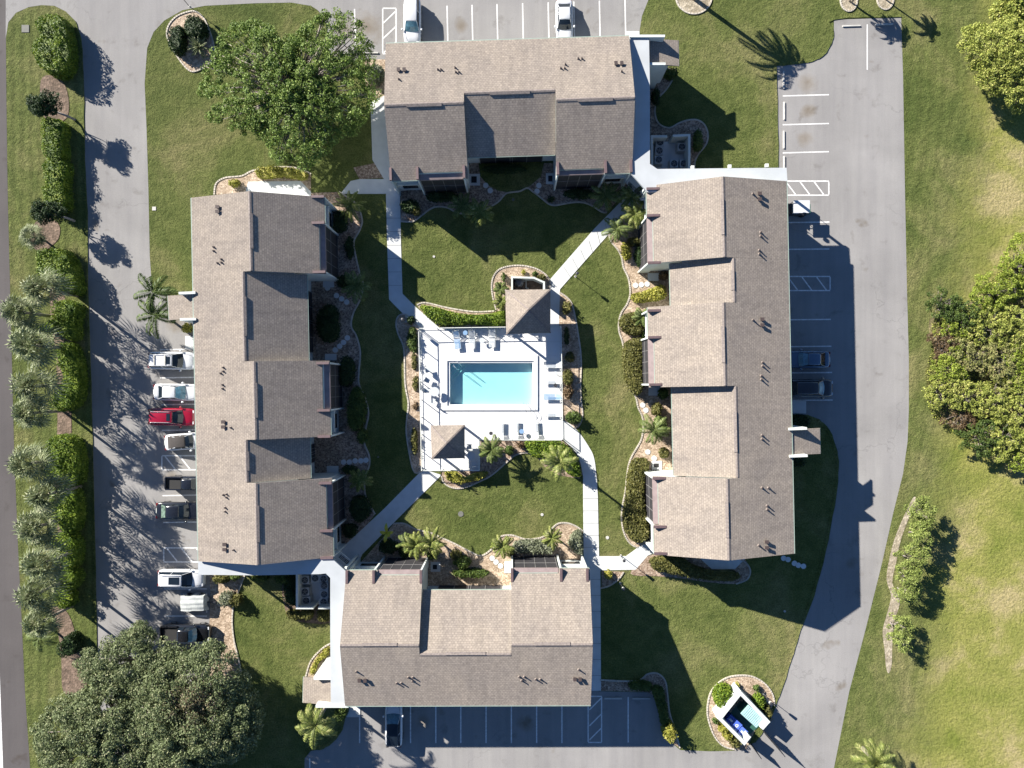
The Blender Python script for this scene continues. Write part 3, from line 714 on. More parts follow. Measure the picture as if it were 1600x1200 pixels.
def building(name, label, A, Bp, horiz, units, vents, ridges=True):
    """units: (start, end, ridge_cross, eave_cross, cut or None) traced on the roof; cut=(c0,c1,cut_cross,fins)"""
    b = Bld(name, label, A, Bp)
    def pt(al, cr): return (al, cr) if horiz else (cr, al)
    frames = MB()
    nU = len(units); prev_u = None
    for k, (s0, s1, rc, ec, cut) in enumerate(units):
        mid = (s0 + s1) / 2
        _, vr, zr = b.ridge(*pt(mid, rc))
        ve = b.uv(*pt(mid, ec), ZIN)[1]; ti = (zr - ZIN) / (ve - vr)
        def U(al, z=7.0, cr=rc): return b.uv(*pt(al, cr), z)[0]
        u0, u1 = U(s0), U(s1)
        if prev_u is not None: u0 = prev_u
        if k == nU - 1 and abs(u1 - b.len) < 1.2: u1 = b.len
        prev_u = u1
        if k == 0: u0 = min(0.0, u0) if abs(u0) < 1 else u0
        if k == nU - 1 and abs(u1 - b.len) < 1: u1 = b.len
        if u0 > u1: u0, u1 = u1, u0
        T = 0.14
        zo = lambda v: ZE + v * TAN
        zi = lambda v, zr=zr, vr=vr, ti=ti: zr - (v - vr) * ti
        subs = [(u0, u1, ve)]
        if cut:
            c0, c1, cc, fins = cut
            _, vc, zc = b.eave(*pt((c0 + c1) / 2, cc), vr, zr, ti)
            uc0, uc1 = sorted((U(c0, 6, ec), U(c1, 6, ec)))
            uc0 = max(uc0, u0); uc1 = min(uc1, u1)
            subs = [(u0, uc0, ve), (uc0, uc1, vc), (uc1, u1, ve)]
        for a0, a1, v_e in subs:
            if a1 - a0 < 0.02: continue
            b.sect(b.roof, a0, a1, [(0, ZE), (vr, zr), (v_e, zi(v_e)), (v_e, zi(v_e) - T), (vr, zr - T), (0, ZE - T)])
        # walls
        g = 0.003
        vw0 = 0.55
        if cut:
            vin = ve - 0.55
            b.sect(b.wall, u0 + 0.12, u1 - 0.12, [(vw0, -0.05), (vin, -0.05), (vin, zi(vin) - T - g), (vr, zr - T - g), (vw0, zo(vw0) - T - g)])
            # screened lanai
            vf = ve - 0.12
            zt = zi(ve) - 0.22
            scr = MB()
            b.box(scr, uc0 + 0.1, uc1 - 0.1, vf - 0.06, vf, 0.0, zt)
            so_ = scr.build('screened_lanai', MT['screen'], b.t)
            fr = MB()
            nm = 4
            for q in range(nm + 1):
                uu = uc0 + 0.1 + (uc1 - uc0 - 0.2) * q / nm
                b.box(fr, uu - 0.022, uu + 0.022, vf, vf + 0.03, 0.0, zt)
            b.box(fr, uc0 + 0.12, uc1 - 0.12, vf, vf + 0.025, 0.0, 0.08)
            b.box(fr, uc0 + 0.12, uc1 - 0.12, vf, vf + 0.025, 2.80, 2.86)
            fr.build('screen_frame', MT['mullion'], so_)
            br = MB()
            b.sect(br, uc0 + 0.05, uc1 - 0.05, [(vc - 0.05, zi(vc) - 0.17), (ve - 0.02, zi(ve) - 0.13), (ve - 0.02, zi(ve) - 0.38), (vc - 0.05, zi(vc) - 0.42)])
            br.build('lanai_roof', MT['brownroof'], b.t)
            gt = MB(); b.box(gt, uc0 + 0.12, uc1 - 0.12, vc + 0.003, vc + 0.05, zi(vc) - 0.15, zi(vc) - 0.03)
            gt.build('gutter', MT['gutter'], b.t)
            for fx in fins:
                uf = U(fx, 6, ec)
                uf = min(max(uf, u0 + 0.02), u1 - 0.02)
                ztop = zi(ve - 1.15) + 0.06
                fw = MB(); b.box(fw, uf - 0.08, uf + 0.08, ve - 1.10, ve + 0.04, -0.05, ztop - 0.30)
                wo = fw.build('wing_wall', MT['stucco'], b.t)
                fc = MB(); b.box(fc, uf - 0.12, uf + 0.12, ve - 1.18, ve + 0.08, ztop - 0.30, ztop)
                fc.build('wall_cap', MT['brown'], wo)
            # windows in the recess beside the lanai
            segs = [(u0, uc0), (uc1, u1)]
            for a0, a1 in segs:
                if a1 - a0 < 1.2: continue
                ug, uh = a0 + 0.5, a1 - 0.5
                for zb in (0.9, 3.35):
                    w = MB(); b.box(w, ug, uh, vin + 0.003, vin + 0.07, zb, zb + 1.35)
                    wo = w.build('window_frame', MT['trim'], b.t)
                    w = MB(); b.box(w, ug + 0.08, uh - 0.08, vin + 0.03, vin + 0.085, zb + 0.08, zb + 1.27)
                    w.build('pane', MT['glass'], wo)
                w = MB(); b.box(w, a0 + 0.2, a1 - 0.2, vin - 0.1, vin + 0.30, 2.75, 2.95); w.build('belt_ledge', MT['trim'], b.t)
                gt = MB(); b.box(gt, a0 + 0.05, a1 - 0.05, ve + 0.003, ve + 0.06, zi(ve) - 0.13, zi(ve) - 0.02)
                gt.build('gutter', MT['gutter'], b.t)
        else:
            vin = ve - 1.15
            b.sect(b.wall, u0 - 0.10, u1 + 0.10, [(vw0, -0.05), (vin, -0.05), (vin, zi(vin) - T - g), (vr, zr - T - g), (vw0, zo(vw0) - T - g)])
            scr = MB(); b.box(scr, u0 + 1.1, u1 - 1.1, vin + 0.003, vin + 0.06, 0.05, zi(vin) - 0.4)
            so_ = scr.build('screened_lanai', MT['screen'], b.t)
            fr = MB()
            um = (u0 + u1) / 2
            for uu in (u0 + 1.1, (u0 + 1.1 + um) / 2, um - 0.12, um + 0.12, (u1 - 1.1 + um) / 2, u1 - 1.1):
                b.box(fr, uu - 0.03, uu + 0.03, vin + 0.06, vin + 0.11, 0.0, zi(vin) - 0.4)
            b.box(fr, u0 + 1.14, u1 - 1.14, vin + 0.06, vin + 0.10, 2.7, 2.95)
            fr.build('screen_frame', MT['mullion'], so_)
            gt = MB(); b.box(gt, u0 + 0.05, u1 - 0.05, ve + 0.003, ve + 0.06, zi(ve) - 0.13, zi(ve) - 0.02)
            gt.build('gutter', MT['gutter'], b.t)
        # ridge caps and the raised ridge ventilator
        b.sect(b.rid, u0 + 0.05, u1 - 0.05, [(vr - 0.16, zr - 0.03), (vr, zr + 0.035), (vr + 0.16, zr - 0.03)])
        lu = u1 - u0
        w = MB(); b.sect(w, u0 + lu * 0.28, u1 - lu * 0.28, [(vr - 0.02, zr - 0.04), (vr + 0.0, zr + 0.09), (vr + 0.26, zr + 0.0), (vr + 0.26, zr - 0.1)])
        w.build('ridge_vent', MT['ridge'], b.t)
        # outer doors and windows
        for q in range(max(1, int(lu // 4))):
            uc = u0 + (q + 0.5) * lu / max(1, int(lu // 4))
            for zb in (0.95, 3.65):
                w = MB(); b.box(w, uc - 0.7, uc + 0.7, vw0 - 0.06, vw0 - 0.003, zb, zb + 1.2); wo = w.build('window_frame', MT['trim'], b.t)
                w = MB(); b.box(w, uc - 0.6, uc + 0.6, vw0 - 0.08, vw0 - 0.02, zb + 0.09, zb + 1.1); w.build('pane', MT['glass'], wo)
    ro = b.roof.build('roof', MT['shingle'], b.t)
    b.rid.build('ridge_cap', MT['ridge'], ro)
    b.wall.build('walls', MT['stucco'], b.t)
    gt = MB(); b.box(gt, 0.0, b.len, -0.085, -0.003, ZE - 0.13, ZE - 0.01); gt.build('gutter', MT['gutter'], b.t)
    for vx, vy, kind in vents:
        u, v, z = b.ridge(vx, vy)
        M = Matrix.Translation(b.P(u, v, z)) @ Matrix.Rotation(math.atan2(b.u.y, b.u.x), 4, 'Z')
        w = MB()
        if kind == 'B':
            w.box(-0.11, 0.11, -0.13, 0.13, -0.05, 0.20, 0, M)
            w.box(-0.16, 0.16, -0.19, 0.19, 0.20, 0.25, 0, M)
            w.build('roof_vent', MT['vent'], b.t)
        else:
            w.tube([M @ Vector((0, 0, -0.1)), M @ Vector((0, 0, 0.27))], [0.075, 0.065], 8, 0)
            w.tube([M @ Vector((0, 0, -0.08)), M @ Vector((0, 0, 0.12))], [0.17, 0.08], 8, 1)
            w.build('vent_pipe', [MT['vent'], MT['flash']], b.t)
    return b

bw = building('apartment_building', 'long west apartment block with stepped beige shingle roof beside the row of parked cars', (299, 309), (310, 877), False,
    [(303, 426, 391, 508, (347, 425, 499, (306, 347, 424))),
     (426, 565, 381, 481, None),
     (565, 686, 398, 516, (567, 640, 504, (567, 641, 682))),
     (686, 753, 385, 485, None),
     (753, 879, 401, 520, (754, 829, 510, (755, 830, 873)))],
    [(341, 324, 'B'), (341, 331, 'B'), (334, 386, 'p'), (334, 392, 'p'), (346, 405, 'p'), (346, 410, 'p'), (340, 411, 'p'), (349, 574, 'p'), (349, 580, 'p'), (345, 583, 'p'), (348, 601, 'p'), (348, 607, 'p'),
     (350, 659, 'B'), (350, 667, 'B'), (361, 668, 'p'), (349, 773, 'p'), (354, 772, 'p'), (354, 777, 'p'), (352, 793, 'p'), (352, 799, 'p'), (352, 850, 'B'), (352, 858, 'B'), (365, 859, 'p')])
be = building('apartment_building', 'long east apartment block with stepped shingle roof casting shade over the east drive', (1229, 283), (1241, 865), False,
    [(281, 405, 1131, 1011, (337, 410, 1021, (294, 336, 411))),
     (405, 474, 1147, 1047, None),
     (474, 603, 1132, 1013, (527, 602, 1023, (485, 527, 601))),
     (603, 745, 1151, 1051, None),
     (745, 872, 1138, 1021, (748, 822, 1029, (748, 824, 866)))],
    [(1186, 303, 'B'), (1186, 312, 'B'), (1176, 303, 'p'), (1188, 363, 'p'), (1188, 369, 'p'), (1186, 391, 'p'), (1186, 397, 'p'), (1190, 499, 'B'), (1190, 508, 'B'), (1176, 500, 'p'), (1191, 566, 'p'), (1191, 572, 'p'), (1189, 587, 'p'), (1189, 593, 'p'),
     (1190, 680, 'p'), (1190, 686, 'p'), (1190, 762, 'p'), (1200, 762, 'p'), (1198, 790, 'p'), (1198, 796, 'p'), (1197, 846, 'B'), (1197, 855, 'B'), (1185, 852, 'p')])
bn = building('apartment_building', 'north apartment block with stepped shingle roof below the north parking lot', (603, 68), (983, 56), True,
    [(603, 726, 162, 281, (653, 727, 269, (610, 652, 725))),
     (726, 867, 143, 244, None),
     (867, 994, 154, 272, (872, 946, 264, (872, 947, 987)))],
    [(623, 110, 'B'), (632, 110, 'B'), (623, 124, 'p'), (684, 109, 'p'), (689, 109, 'p'), (712, 113, 'p'), (717, 113, 'p'), (711, 106, 'p'), (876, 107, 'p'), (882, 107, 'p'), (883, 101, 'p'), (903, 92, 'p'), (909, 92, 'p'), (962, 100, 'B'), (971, 100, 'B'), (971, 112, 'p')])
bs = building('apartment_building', 'south apartment block with stepped shingle roof above the shaded south parking lot', (541, 1103), (923, 1102), True,
    [(535, 657, 1009, 891, (588, 656, 899, (541, 583, 657))),
     (657, 799, 1023, 922, None),
     (799, 922, 1008, 888, (801, 874, 896, (800, 877, 918)))],
    [(562, 1062, 'B'), (571, 1062, 'B'), (557, 1049, 'p'), (620, 1067, 'p'), (627, 1067, 'p'), (638, 1058, 'p'), (645, 1058, 'p'), (645, 1064, 'p'), (811, 1057, 'p'), (819, 1057, 'p'), (815, 1063, 'p'), (837, 1061, 'p'), (844, 1061, 'p'), (898, 1060, 'B'), (906, 1060, 'B'), (904, 1046, 'p')])

# ------------------------------------------------ flat-roofed access galleries
def gallery(label, poly, posts, rails, h=5.72):
    g = [W(x, y, h) for x, y in poly]
    t = thing('covered_walkway', label, 'covered walkway', Vector((sum(p.x for p in g) / len(g), sum(p.y for p in g) / len(g), 0)))
    m = MB(); m.prism([(p.x, p.y) for p in g], h - 0.28, h); m.build('flat_roof', MT['flat'], t)
    m = MB()
    for p in g: pass
    m.prism([(p.x * 0.998, p.y * 0.998) for p in g], 2.62, 2.82); m.build('upper_floor', MT['concrete'], t)
    for x, y in posts:
        p = W(x, y, h); m = MB(); m.box(p.x - 0.11, p.x + 0.11, p.y - 0.11, p.y + 0.11, -0.05, h - 0.285); m.build('post', MT['stucco'], t)
    for a, b_ in rails:
        a = W(*a, h); b_ = W(*b_, h); m = MB()
        for z in (3.0, 3.4, 3.8): m.beam((a.x, a.y, z), (b_.x, b_.y, z), 0.05, 0.06)
        n = int((b_ - a).length / 0.35)
        for k in range(n + 1):
            p = a.lerp(b_, k / n); m.box(p.x - 0.02, p.x + 0.02, p.y - 0.02, p.y + 0.02, 2.82, 3.86)
        m.build('railing', MT['dark'], t)
    return t
gNE = gallery('white flat-roofed walkway wrapping the corner between north and east blocks', [(983, 57), (1014, 56), (1015.5, 140), (1015.5, 256), (1027, 264), (1120, 263), (1229, 262), (1231, 292), (1130, 300), (1011, 300), (1008, 296), (987, 272), (993, 160)],
    [(1013, 62), (1013, 110), (1013, 160), (1013, 205), (1050, 266), (1084, 266), (1140, 265), (1190, 265), (1226, 265), (1010, 292)], [((1014, 60), (1014, 255)), ((1030, 265), (1228, 264)), ((988, 275), (1009, 296))])
gSW = gallery('white flat-roofed walkway wrapping the corner between west and south blocks', [(309.5, 868), (309.5, 898), (400, 899), (500, 897), (509, 896), (516, 903), (516, 1000), (517, 1104), (543, 1104), (533, 1010), (541, 893), (520, 874), (400, 870)],
    [(313, 895), (360, 896), (410, 896), (455, 896), (519, 930), (519, 975), (519, 1020), (519, 1060), (520, 1100), (539, 889)], [((312, 897), (505, 896)), ((517, 905), (517, 1055)), ((522, 878), (539, 892))])
# white light globes and brackets along the northern gallery edge
for i, (x, y) in enumerate(((1082, 261), (1140, 259.5), (1198, 258))):
    p = W(x, y, 5.3)
    m = MB(); m.box(p.x - 0.15, p.x + 0.15, p.y - 0.2, p.y + 0.12, 5.15, 5.42); m.build('bracket_box', MT['trim'], gNE)

# ------------------------------------------------ stair porticoes
def portico(label, roofpx, z_in, z_out, fins, wallpx=None, axis='x'):
    """roofpx: four traced corners, inner pair first (at z_in) then outer pair (z_out)"""
    zs = (z_in, z_in, z_out, z_out)
    c = [W(*p, z) for p, z in zip(roofpx, zs)]
    cen = sum(c, Vector()) / 4
    t = thing('entry_portico', label, 'portico', (cen.x, cen.y, 0), 'shingled stair porticoes')
    m = MB(); T = Vector((0, 0, -0.14))
    l1 = (c[1] - c[0]).length; l2 = (c[2] - c[1]).length
    q = list(c)
    if (c[1] - c[0]).cross(c[2] - c[1]).z < 0: q = [c[1], c[0], c[3], c[2]]
    m.poly(q, 0, [(0, 0), (l1, 0), (l1, l2), (0, l2)])
    for i in range(4): m.poly([q[i] + T, q[(i + 1) % 4] + T, q[(i + 1) % 4], q[i]], 0)
    m.poly([p + T for p in reversed(q)], 0)
    m.build('roof', MT['shingle'], t)
    m = MB(); a, b_ = c[2], c[3]; m.beam(a + Vector((0, 0, -0.16)), b_ + Vector((0, 0, -0.16)), 0.1, 0.13); m.build('gutter', MT['gutter'], t)
    for f in fins:
        a, b_ = W(*f[0], f[2]), W(*f[1], f[2])
        m = MB(); m.beam((a.x, a.y, -0.05), (b_.x, b_.y, -0.05), 0.24, f[2] + 0.05); m.build('side_wall', MT['stucco'], t)
    if wallpx:
        g = [W(x, y, z_out) for x, y in wallpx]
        m = MB(); m.prism([(p.x, p.y) for p in g], -0.05, z_out - 0.2); m.build('stair_tower', MT['stucco'], t)
    return t
portico('shingled portico roof with white side walls on the west block beside two palms', [(302, 460), (303, 498), (264, 500), (262, 462)], 5.9, 5.0, [((279, 458), (305, 457), 6.35), ((281, 499), (306, 498.5), 6.35)])
portico('shingled portico roof with white side walls on the east block beyond the parked cars', [(1238, 671), (1239, 711), (1282, 709), (1281, 669), ], 5.95, 5.0, [((1233, 670.5), (1261, 669.5), 6.35), ((1234, 713), (1262, 712), 6.35)])
portico('shingled portico roof with white side walls at the north block by the palm lawn', [(1013, 60), (1013, 99), (1061, 103), (1060, 63)], 5.2, 4.6, [((984, 56), (1039, 56), 5.9), ((1010, 99.5), (1040, 99.5), 5.5)], [(1014, 64), (1048, 64), (1046, 99), (1014, 99)])
portico('shingled portico roof with white side walls at the south block by the big oak', [(518, 1062), (518, 1102), (473, 1098), (474, 1058)], 5.2, 4.6, [((490, 1060.5), (522, 1060.5), 5.5), ((493, 1104), (545, 1104), 5.9)], [(516, 1064), (487, 1062), (487, 1097), (516, 1099)])

# ================================================================== GAZEBOS
def gazebo(label, cs, ze, za, cat='gazebo'):
    c = [W(*p, ze) for p in cs]
    cen = sum(c, Vector()) / 4
    t = thing('gazebo', label, cat, (cen.x, cen.y, 0), 'pool gazebos')
    apex = Vector((cen.x, cen.y, za)); m = MB()
    for i in range(4):
        a, b_ = c[i], c[(i + 1) % 4]
        l = (b_ - a).length; d = ((a + b_) / 2 - apex).length
        q = [a, b_, apex]; u = [(0, 0), (l, 0), (l / 2, d)]
        if (b_ - a).cross(apex - a).z < 0: q.reverse(); u.reverse()
        m.poly(q, 0, u)
        m.poly([a + Vector((0, 0, -.15)), b_ + Vector((0, 0, -.15)), b_, a], 0)
    m.poly([p + Vector((0, 0, -.15)) for p in c], 0)
    ro = m.build('roof', MT['shingle'], t)
    m = MB()
    for p in c: m.beam(p + Vector((0, 0, 0.0)), apex + Vector((0, 0, 0.0)), 0.16, 0.05)
    m.build('hip_cap', MT['ridge'], ro)
    for p in c:
        q = cen.lerp(p, 0.82); m = MB(); m.box(q.x - .1, q.x + .1, q.y - .1, q.y + .1, 0, ze - .1); m.build('post', MT['trim'], t)
    return t
gazebo('square shingled gazebo roof by the pool pump enclosure, north of the pool', [(789.5, 453), (860, 452), (860, 520), (791, 522)], 2.9, 4.7)
gazebo('smaller square shingled gazebo roof at the southwest corner of the pool deck', [(673, 665), (726, 664), (726, 716), (674.5, 717)], 2.6, 4.0)
# store room beside the small gazebo
m = MB(); g = [W(x, y, 1.0) for x, y in ((729, 702), (748.5, 702), (748.5, 733), (728, 733))]
m.prism([(p.x, p.y) for p in g], 0, 0.09)
m.build('shower_slab', MT['concrete'], label='low pale concrete slab in the corner behind the small gazebo', cat='slab')

# ================================================================== FENCES
def fence(label, pts, closed_gate=None, h=1.25, mat='trim', name='pool_fence', sp=1.85):
    g = [W(*p) for p in pts]
    t = thing(name, label, 'fence', g[0], None)
    for i in range(len(g) - 1):
        a, b_ = g[i], g[i + 1]
        m = MB()
        m.beam(a + Vector((0, 0, h)), b_ + Vector((0, 0, h)), 0.07, 0.05)
        m.beam(a + Vector((0, 0, 0.16)), b_ + Vector((0, 0, 0.16)), 0.04, 0.04)
        m.build('rail', MT[mat], t)
        n = max(1, round((b_ - a).length / sp))
        for k in range(n + (1 if i == len(g) - 2 else 0)):
            p = a.lerp(b_, k / n); m = MB(); m.box(p.x - .035, p.x + .035, p.y - .035, p.y + .035, 0.0, h + 0.08); m.build('post', MT[mat], t)
    return t
fence('thin white rail fence along the west side of the pool deck', [(656.5, 516), (661, 733)])
fence('thin white rail fence along the north side of the pool deck behind the hedge', [(658, 514.5), (789, 512.5), (875, 511.5)])
fence('thin white rail fence along the east side of the pool deck', [(875.5, 513), (878, 684)])
fence('thin white rail fence stepping round the south side of the pool deck', [(876, 686), (749.5, 686), (749.5, 733), (664, 733)])

# ================================================================== SMALL WALLED YARDS
def yard_wall(m, pts, w, z0, z1, closed=False):
    g = [W(x, y, z1) for x, y in pts]
    for i in range(len(g) - 1 + (1 if closed else 0)):
        a, b_ = g[i], g[(i + 1) % len(g)]
        d = (b_ - a).normalized() * w / 2
        a2, b2 = a - d * 0.98, b_ + d * (0.98 if i % 2 else 0.96)
        m.beam((a2.x, a2.y, z0), (b2.x, b2.y, z0), w, z1 - z0 + (0.002 * (i % 2)))
def ac_proto():
    t = thing('air_conditioner', 'x', 'air conditioner', (0, 0, 0), 'condenser units in the white-walled yards')
    m = MB(); m.box(-.42, .42, -.42, .42, 0.06, 0.86); m.build('casing', MT['acgrey'], t, bevel=0.03)
    m = MB(); m.cyl((0, 0, 0.861), 0.34, 0.03, 24); gr = m.build('fan_grille', MT['acdark'], t)
    m = MB()
    for k in range(5):
        a = k * 2 * math.pi / 5
        m.poly([(0.05 * math.cos(a), 0.05 * math.sin(a), .895), (0.29 * math.cos(a), 0.29 * math.sin(a), .895), (0.27 * math.cos(a + .5), 0.27 * math.sin(a + .5), .900), (0.05 * math.cos(a + 1.0), .05 * math.sin(a + 1.0), .899)])
    m.cyl((0, 0, .892), 0.07, 0.03, 10)
    m.build('fan_blades', MT['mullion'], gr)
    m = MB(); m.box(-.5, .5, -.5, .5, 0, 0.07); m.build('pad', MT['stop'], t)
    return t
acp = None
def ac(px, py, label, z=0.06, rot=0):
    global acp
    if acp is None: acp = ac_proto(); o = acp
    else: o = copy_tree(acp)
    o.location = W(px, py, 0.8); o.location.z = z; o.rotation_euler.z = rot; o['label'] = label
    return o
t = thing('condenser_yard', 'white-walled square yard of air conditioners tucked in the northeast corner', 'walled yard', W(1048, 237))
m = MB(); yard_wall(m, [(1041, 213), (1018.5, 213), (1019, 268)], 0.24, -.05, 2.0); yard_wall(m, [(1053, 212), (1077, 211), (1077, 268)], 0.24, -.05, 2.0)
m.build('yard_wall', MT['stucco'], t); m = MB(); m.prism(G([(1020, 222), (1072, 221), (1072, 285), (1020, 285)]), -.02, .06); m.build('slab', MT['concrete'], t)
for (x, y), l in zip(((1031, 223), (1030, 236), (1029, 250), (1065, 230), (1053, 256), (1068, 256)),
    ('top one of three in the west column', 'middle one of three in the west column', 'bottom one of three in the west column', 'the one alone against the east wall', 'left one of the two along the south side', 'right one of the two along the south side')):
    ac(x, y, 'air conditioner in the northeast yard, ' + l)
t = thing('condenser_yard', 'white-walled square yard of air conditioners tucked in the southwest corner', 'walled yard', W(489, 925))
m = MB(); yard_wall(m, [(488, 950), (464, 950), (464, 893)], 0.24, -.05, 2.0); yard_wall(m, [(499, 950), (519, 950), (519, 893)], 0.24, -.05, 2.0)
m.build('yard_wall', MT['stucco'], t); m = MB(); m.prism(G([(470, 880), (522, 880), (522, 944), (470, 944)]), -.02, .06); m.build('slab', MT['concrete'], t)
for (x, y), l in zip(((477, 906), (477, 924), (479, 938), (493, 903), (506, 904), (507, 915), (507, 928), (506, 940)),
    ('top one of the west column', 'middle one of the west column', 'bottom one of the west column', 'centre one of the top row', 'right one of the top row', 'second from top in the east column', 'third from top in the east column', 'bottom one of the east column')):
    ac(x, y, 'air conditioner in the southwest yard, ' + l, rot=0.05)
# pump enclosure north of the gazebo
t = thing('pump_enclosure', 'low white-walled pool pump enclosure poking out above the gazebo', 'walled yard', W(825, 447))
m = MB(); yard_wall(m, [(800, 470), (800, 433), (834, 434), (850, 441), (851, 470)], 0.18, -.05, 1.5); m.build('yard_wall', MT['stucco'], t)
m = MB(); m.prism(G([(802, 437), (833, 437), (848, 443), (849, 475), (802, 475)]), -.02, 0.05); m.build('floor', MT['mulch'], t)
t = thing('filter_tank', 'round grey pool filter tank inside the pump enclosure', 'tank', W(811, 442))
m = MB(); p = W(811, 442); m.tube([p, p + Vector((0, 0, .6)), p + Vector((0, 0, .85)), p + Vector((0, 0, .95))], [.5, .5, .36, .1], 20); m.build('tank', MT['pump'], t, True)
m = MB(); m.tube([p + Vector((.45, .1, .3)), p + Vector((.75, .2, .3)), p + Vector((.75, -.6, .3)), p + Vector((1.0, -.6, .15))], .05, 8); m.build('pipe', MT['trim'], t)

# ------------------------------------------------ bin store
t = thing('bin_store', 'rotated white-walled bin store with open front beside the east drive', 'bin store', W(1163, 1120))
m = MB(); yard_wall(m, [(1192, 1137), (1200, 1128), (1157, 1083), (1125, 1123), (1163, 1161), (1170, 1152)], 0.36, -.05, 2.05); m.build('yard_wall', MT['stucco'], t)
m = MB(); m.prism(G([(1156, 1094), (1188, 1133), (1165, 1152), (1133, 1124)]), -.02, .05); m.build('floor', MT['green'], t)
for a_, b_ in (((1188, 1136), (1216, 1168)), ((1168, 1155), (1180, 1171))):
    m = MB(); a_, b_ = W(*a_), W(*b_)
    m.beam((a_.x, a_.y, .1), (b_.x, b_.y, .1), .05, .12); m.beam((a_.x, a_.y, 1.7), (b_.x, b_.y, 1.7), .05, .12)
    for k in range(8):
        q = a_.lerp(b_, k / 7); m.box(q.x - .03, q.x + .03, q.y - .03, q.y + .03, .05, 1.85)
    m.build('gate', MT['acdark'], t)
ang = math.atan2(-(1131 - 1104), (1190 - 1160))
def bin_(px, py, w, d, h, lidm, bodym, label, name, logo=False, rot=ang):
    t = thing(name, label, 'bin', W(px, py, h), None, rot); t.location.z = .05; ORG[t] = Vector((0, 0, 0))
    m = MB(); m.box(-w / 2, w / 2, -d / 2, d / 2, .1, h - .1); m.build('body', bodym, t, bevel=.03)
    m = MB(); m.box(-w / 2 - .05, w / 2 + .05, -d / 2 - .05, d / 2 + .05, h - .097, h); lo = m.build('lid', lidm, t, bevel=.02)
    if w > 1.2:
        m = MB()
        for k in range(1, 10):
            x = -w / 2 + w * k / 10; m.box(x - .02, x + .02, -d / 2 + .05, d / 2 - .05, h + .002, h + .03)
        m.box(-.12, .3, -.03, .03, h + .031, h + .06); m.build('lid_ribs', MT['teal'], lo)
    if logo == 'arrows':
        m = MB()
        for k in range(3):
            a = k * 2 * math.pi / 3 + .5; R = Matrix.Rotation(a, 4, 'Z')
            for q in ([(.06, -.16), (.16, -.10), (.16, .06), (.06, .02)], [(.05, .03), (.22, .08), (.10, .17)]):
                m.poly([R @ Vector((x, y, h + .006)) for x, y in q])
        m.build('recycling_symbol', MT['trim'], lo)
    elif logo:
        m = MB(); m.box(-.22, .22, -.1, .1, h + .002, h + .01); m.build('lid_label', MT['trim'], lo)
bin_(1175.5, 1119, 2.1, 1.15, 1.5, MT['teal'], MT['green'], 'long ribbed pale teal dumpster along the wall of the bin store', 'dumpster')
bin_(1151, 1133.5, .72, .8, 1.1, MT['blue2'], MT['blue'], 'blue recycling bin with white arrows, middle one in the bin store', 'recycling_bin', 'arrows')
bin_(1160, 1144, .72, .8, 1.1, MT['blue2'], MT['blue'], 'blue recycling bin with white label nearest the bin store gate', 'recycling_bin', 'label')
bin_(1142, 1125, .72, .8, 1.1, MT['blue'], MT['blue'], 'dark blue recycling bin deepest in the bin store', 'recycling_bin', 'label')

# ================================================================== VEHICLES
def loft(m, st, sect, mi=0):
    """st: list of stations; sect(st)-> list of (y,z) open ring from bottom-right over top to bottom-left"""
    rings = [[Vector((s[0], y, z)) for y, z in sect(s)] for s in st]
    base = len(m.v); n = len(rings[0])
    for r in rings: m.v += [tuple(p) for p in r]
    for i in range(len(rings) - 1):
        for k in range(n):
            k2 = (k + 1) % n
            m.f.append((base + i * n + k, base + (i + 1) * n + k, base + (i + 1) * n + k2, base + i * n + k2)); m.mi.append(mi); m.uv.append([(0, 0)] * 4)
    m.f.append(tuple(base + k for k in range(n))); m.mi.append(mi); m.uv.append([(0, 0)] * n)
    m.f.append(tuple(base + (len(rings) - 1) * n + k for k in reversed(range(n)))); m.mi.append(mi); m.uv.append([(0, 0)] * n)

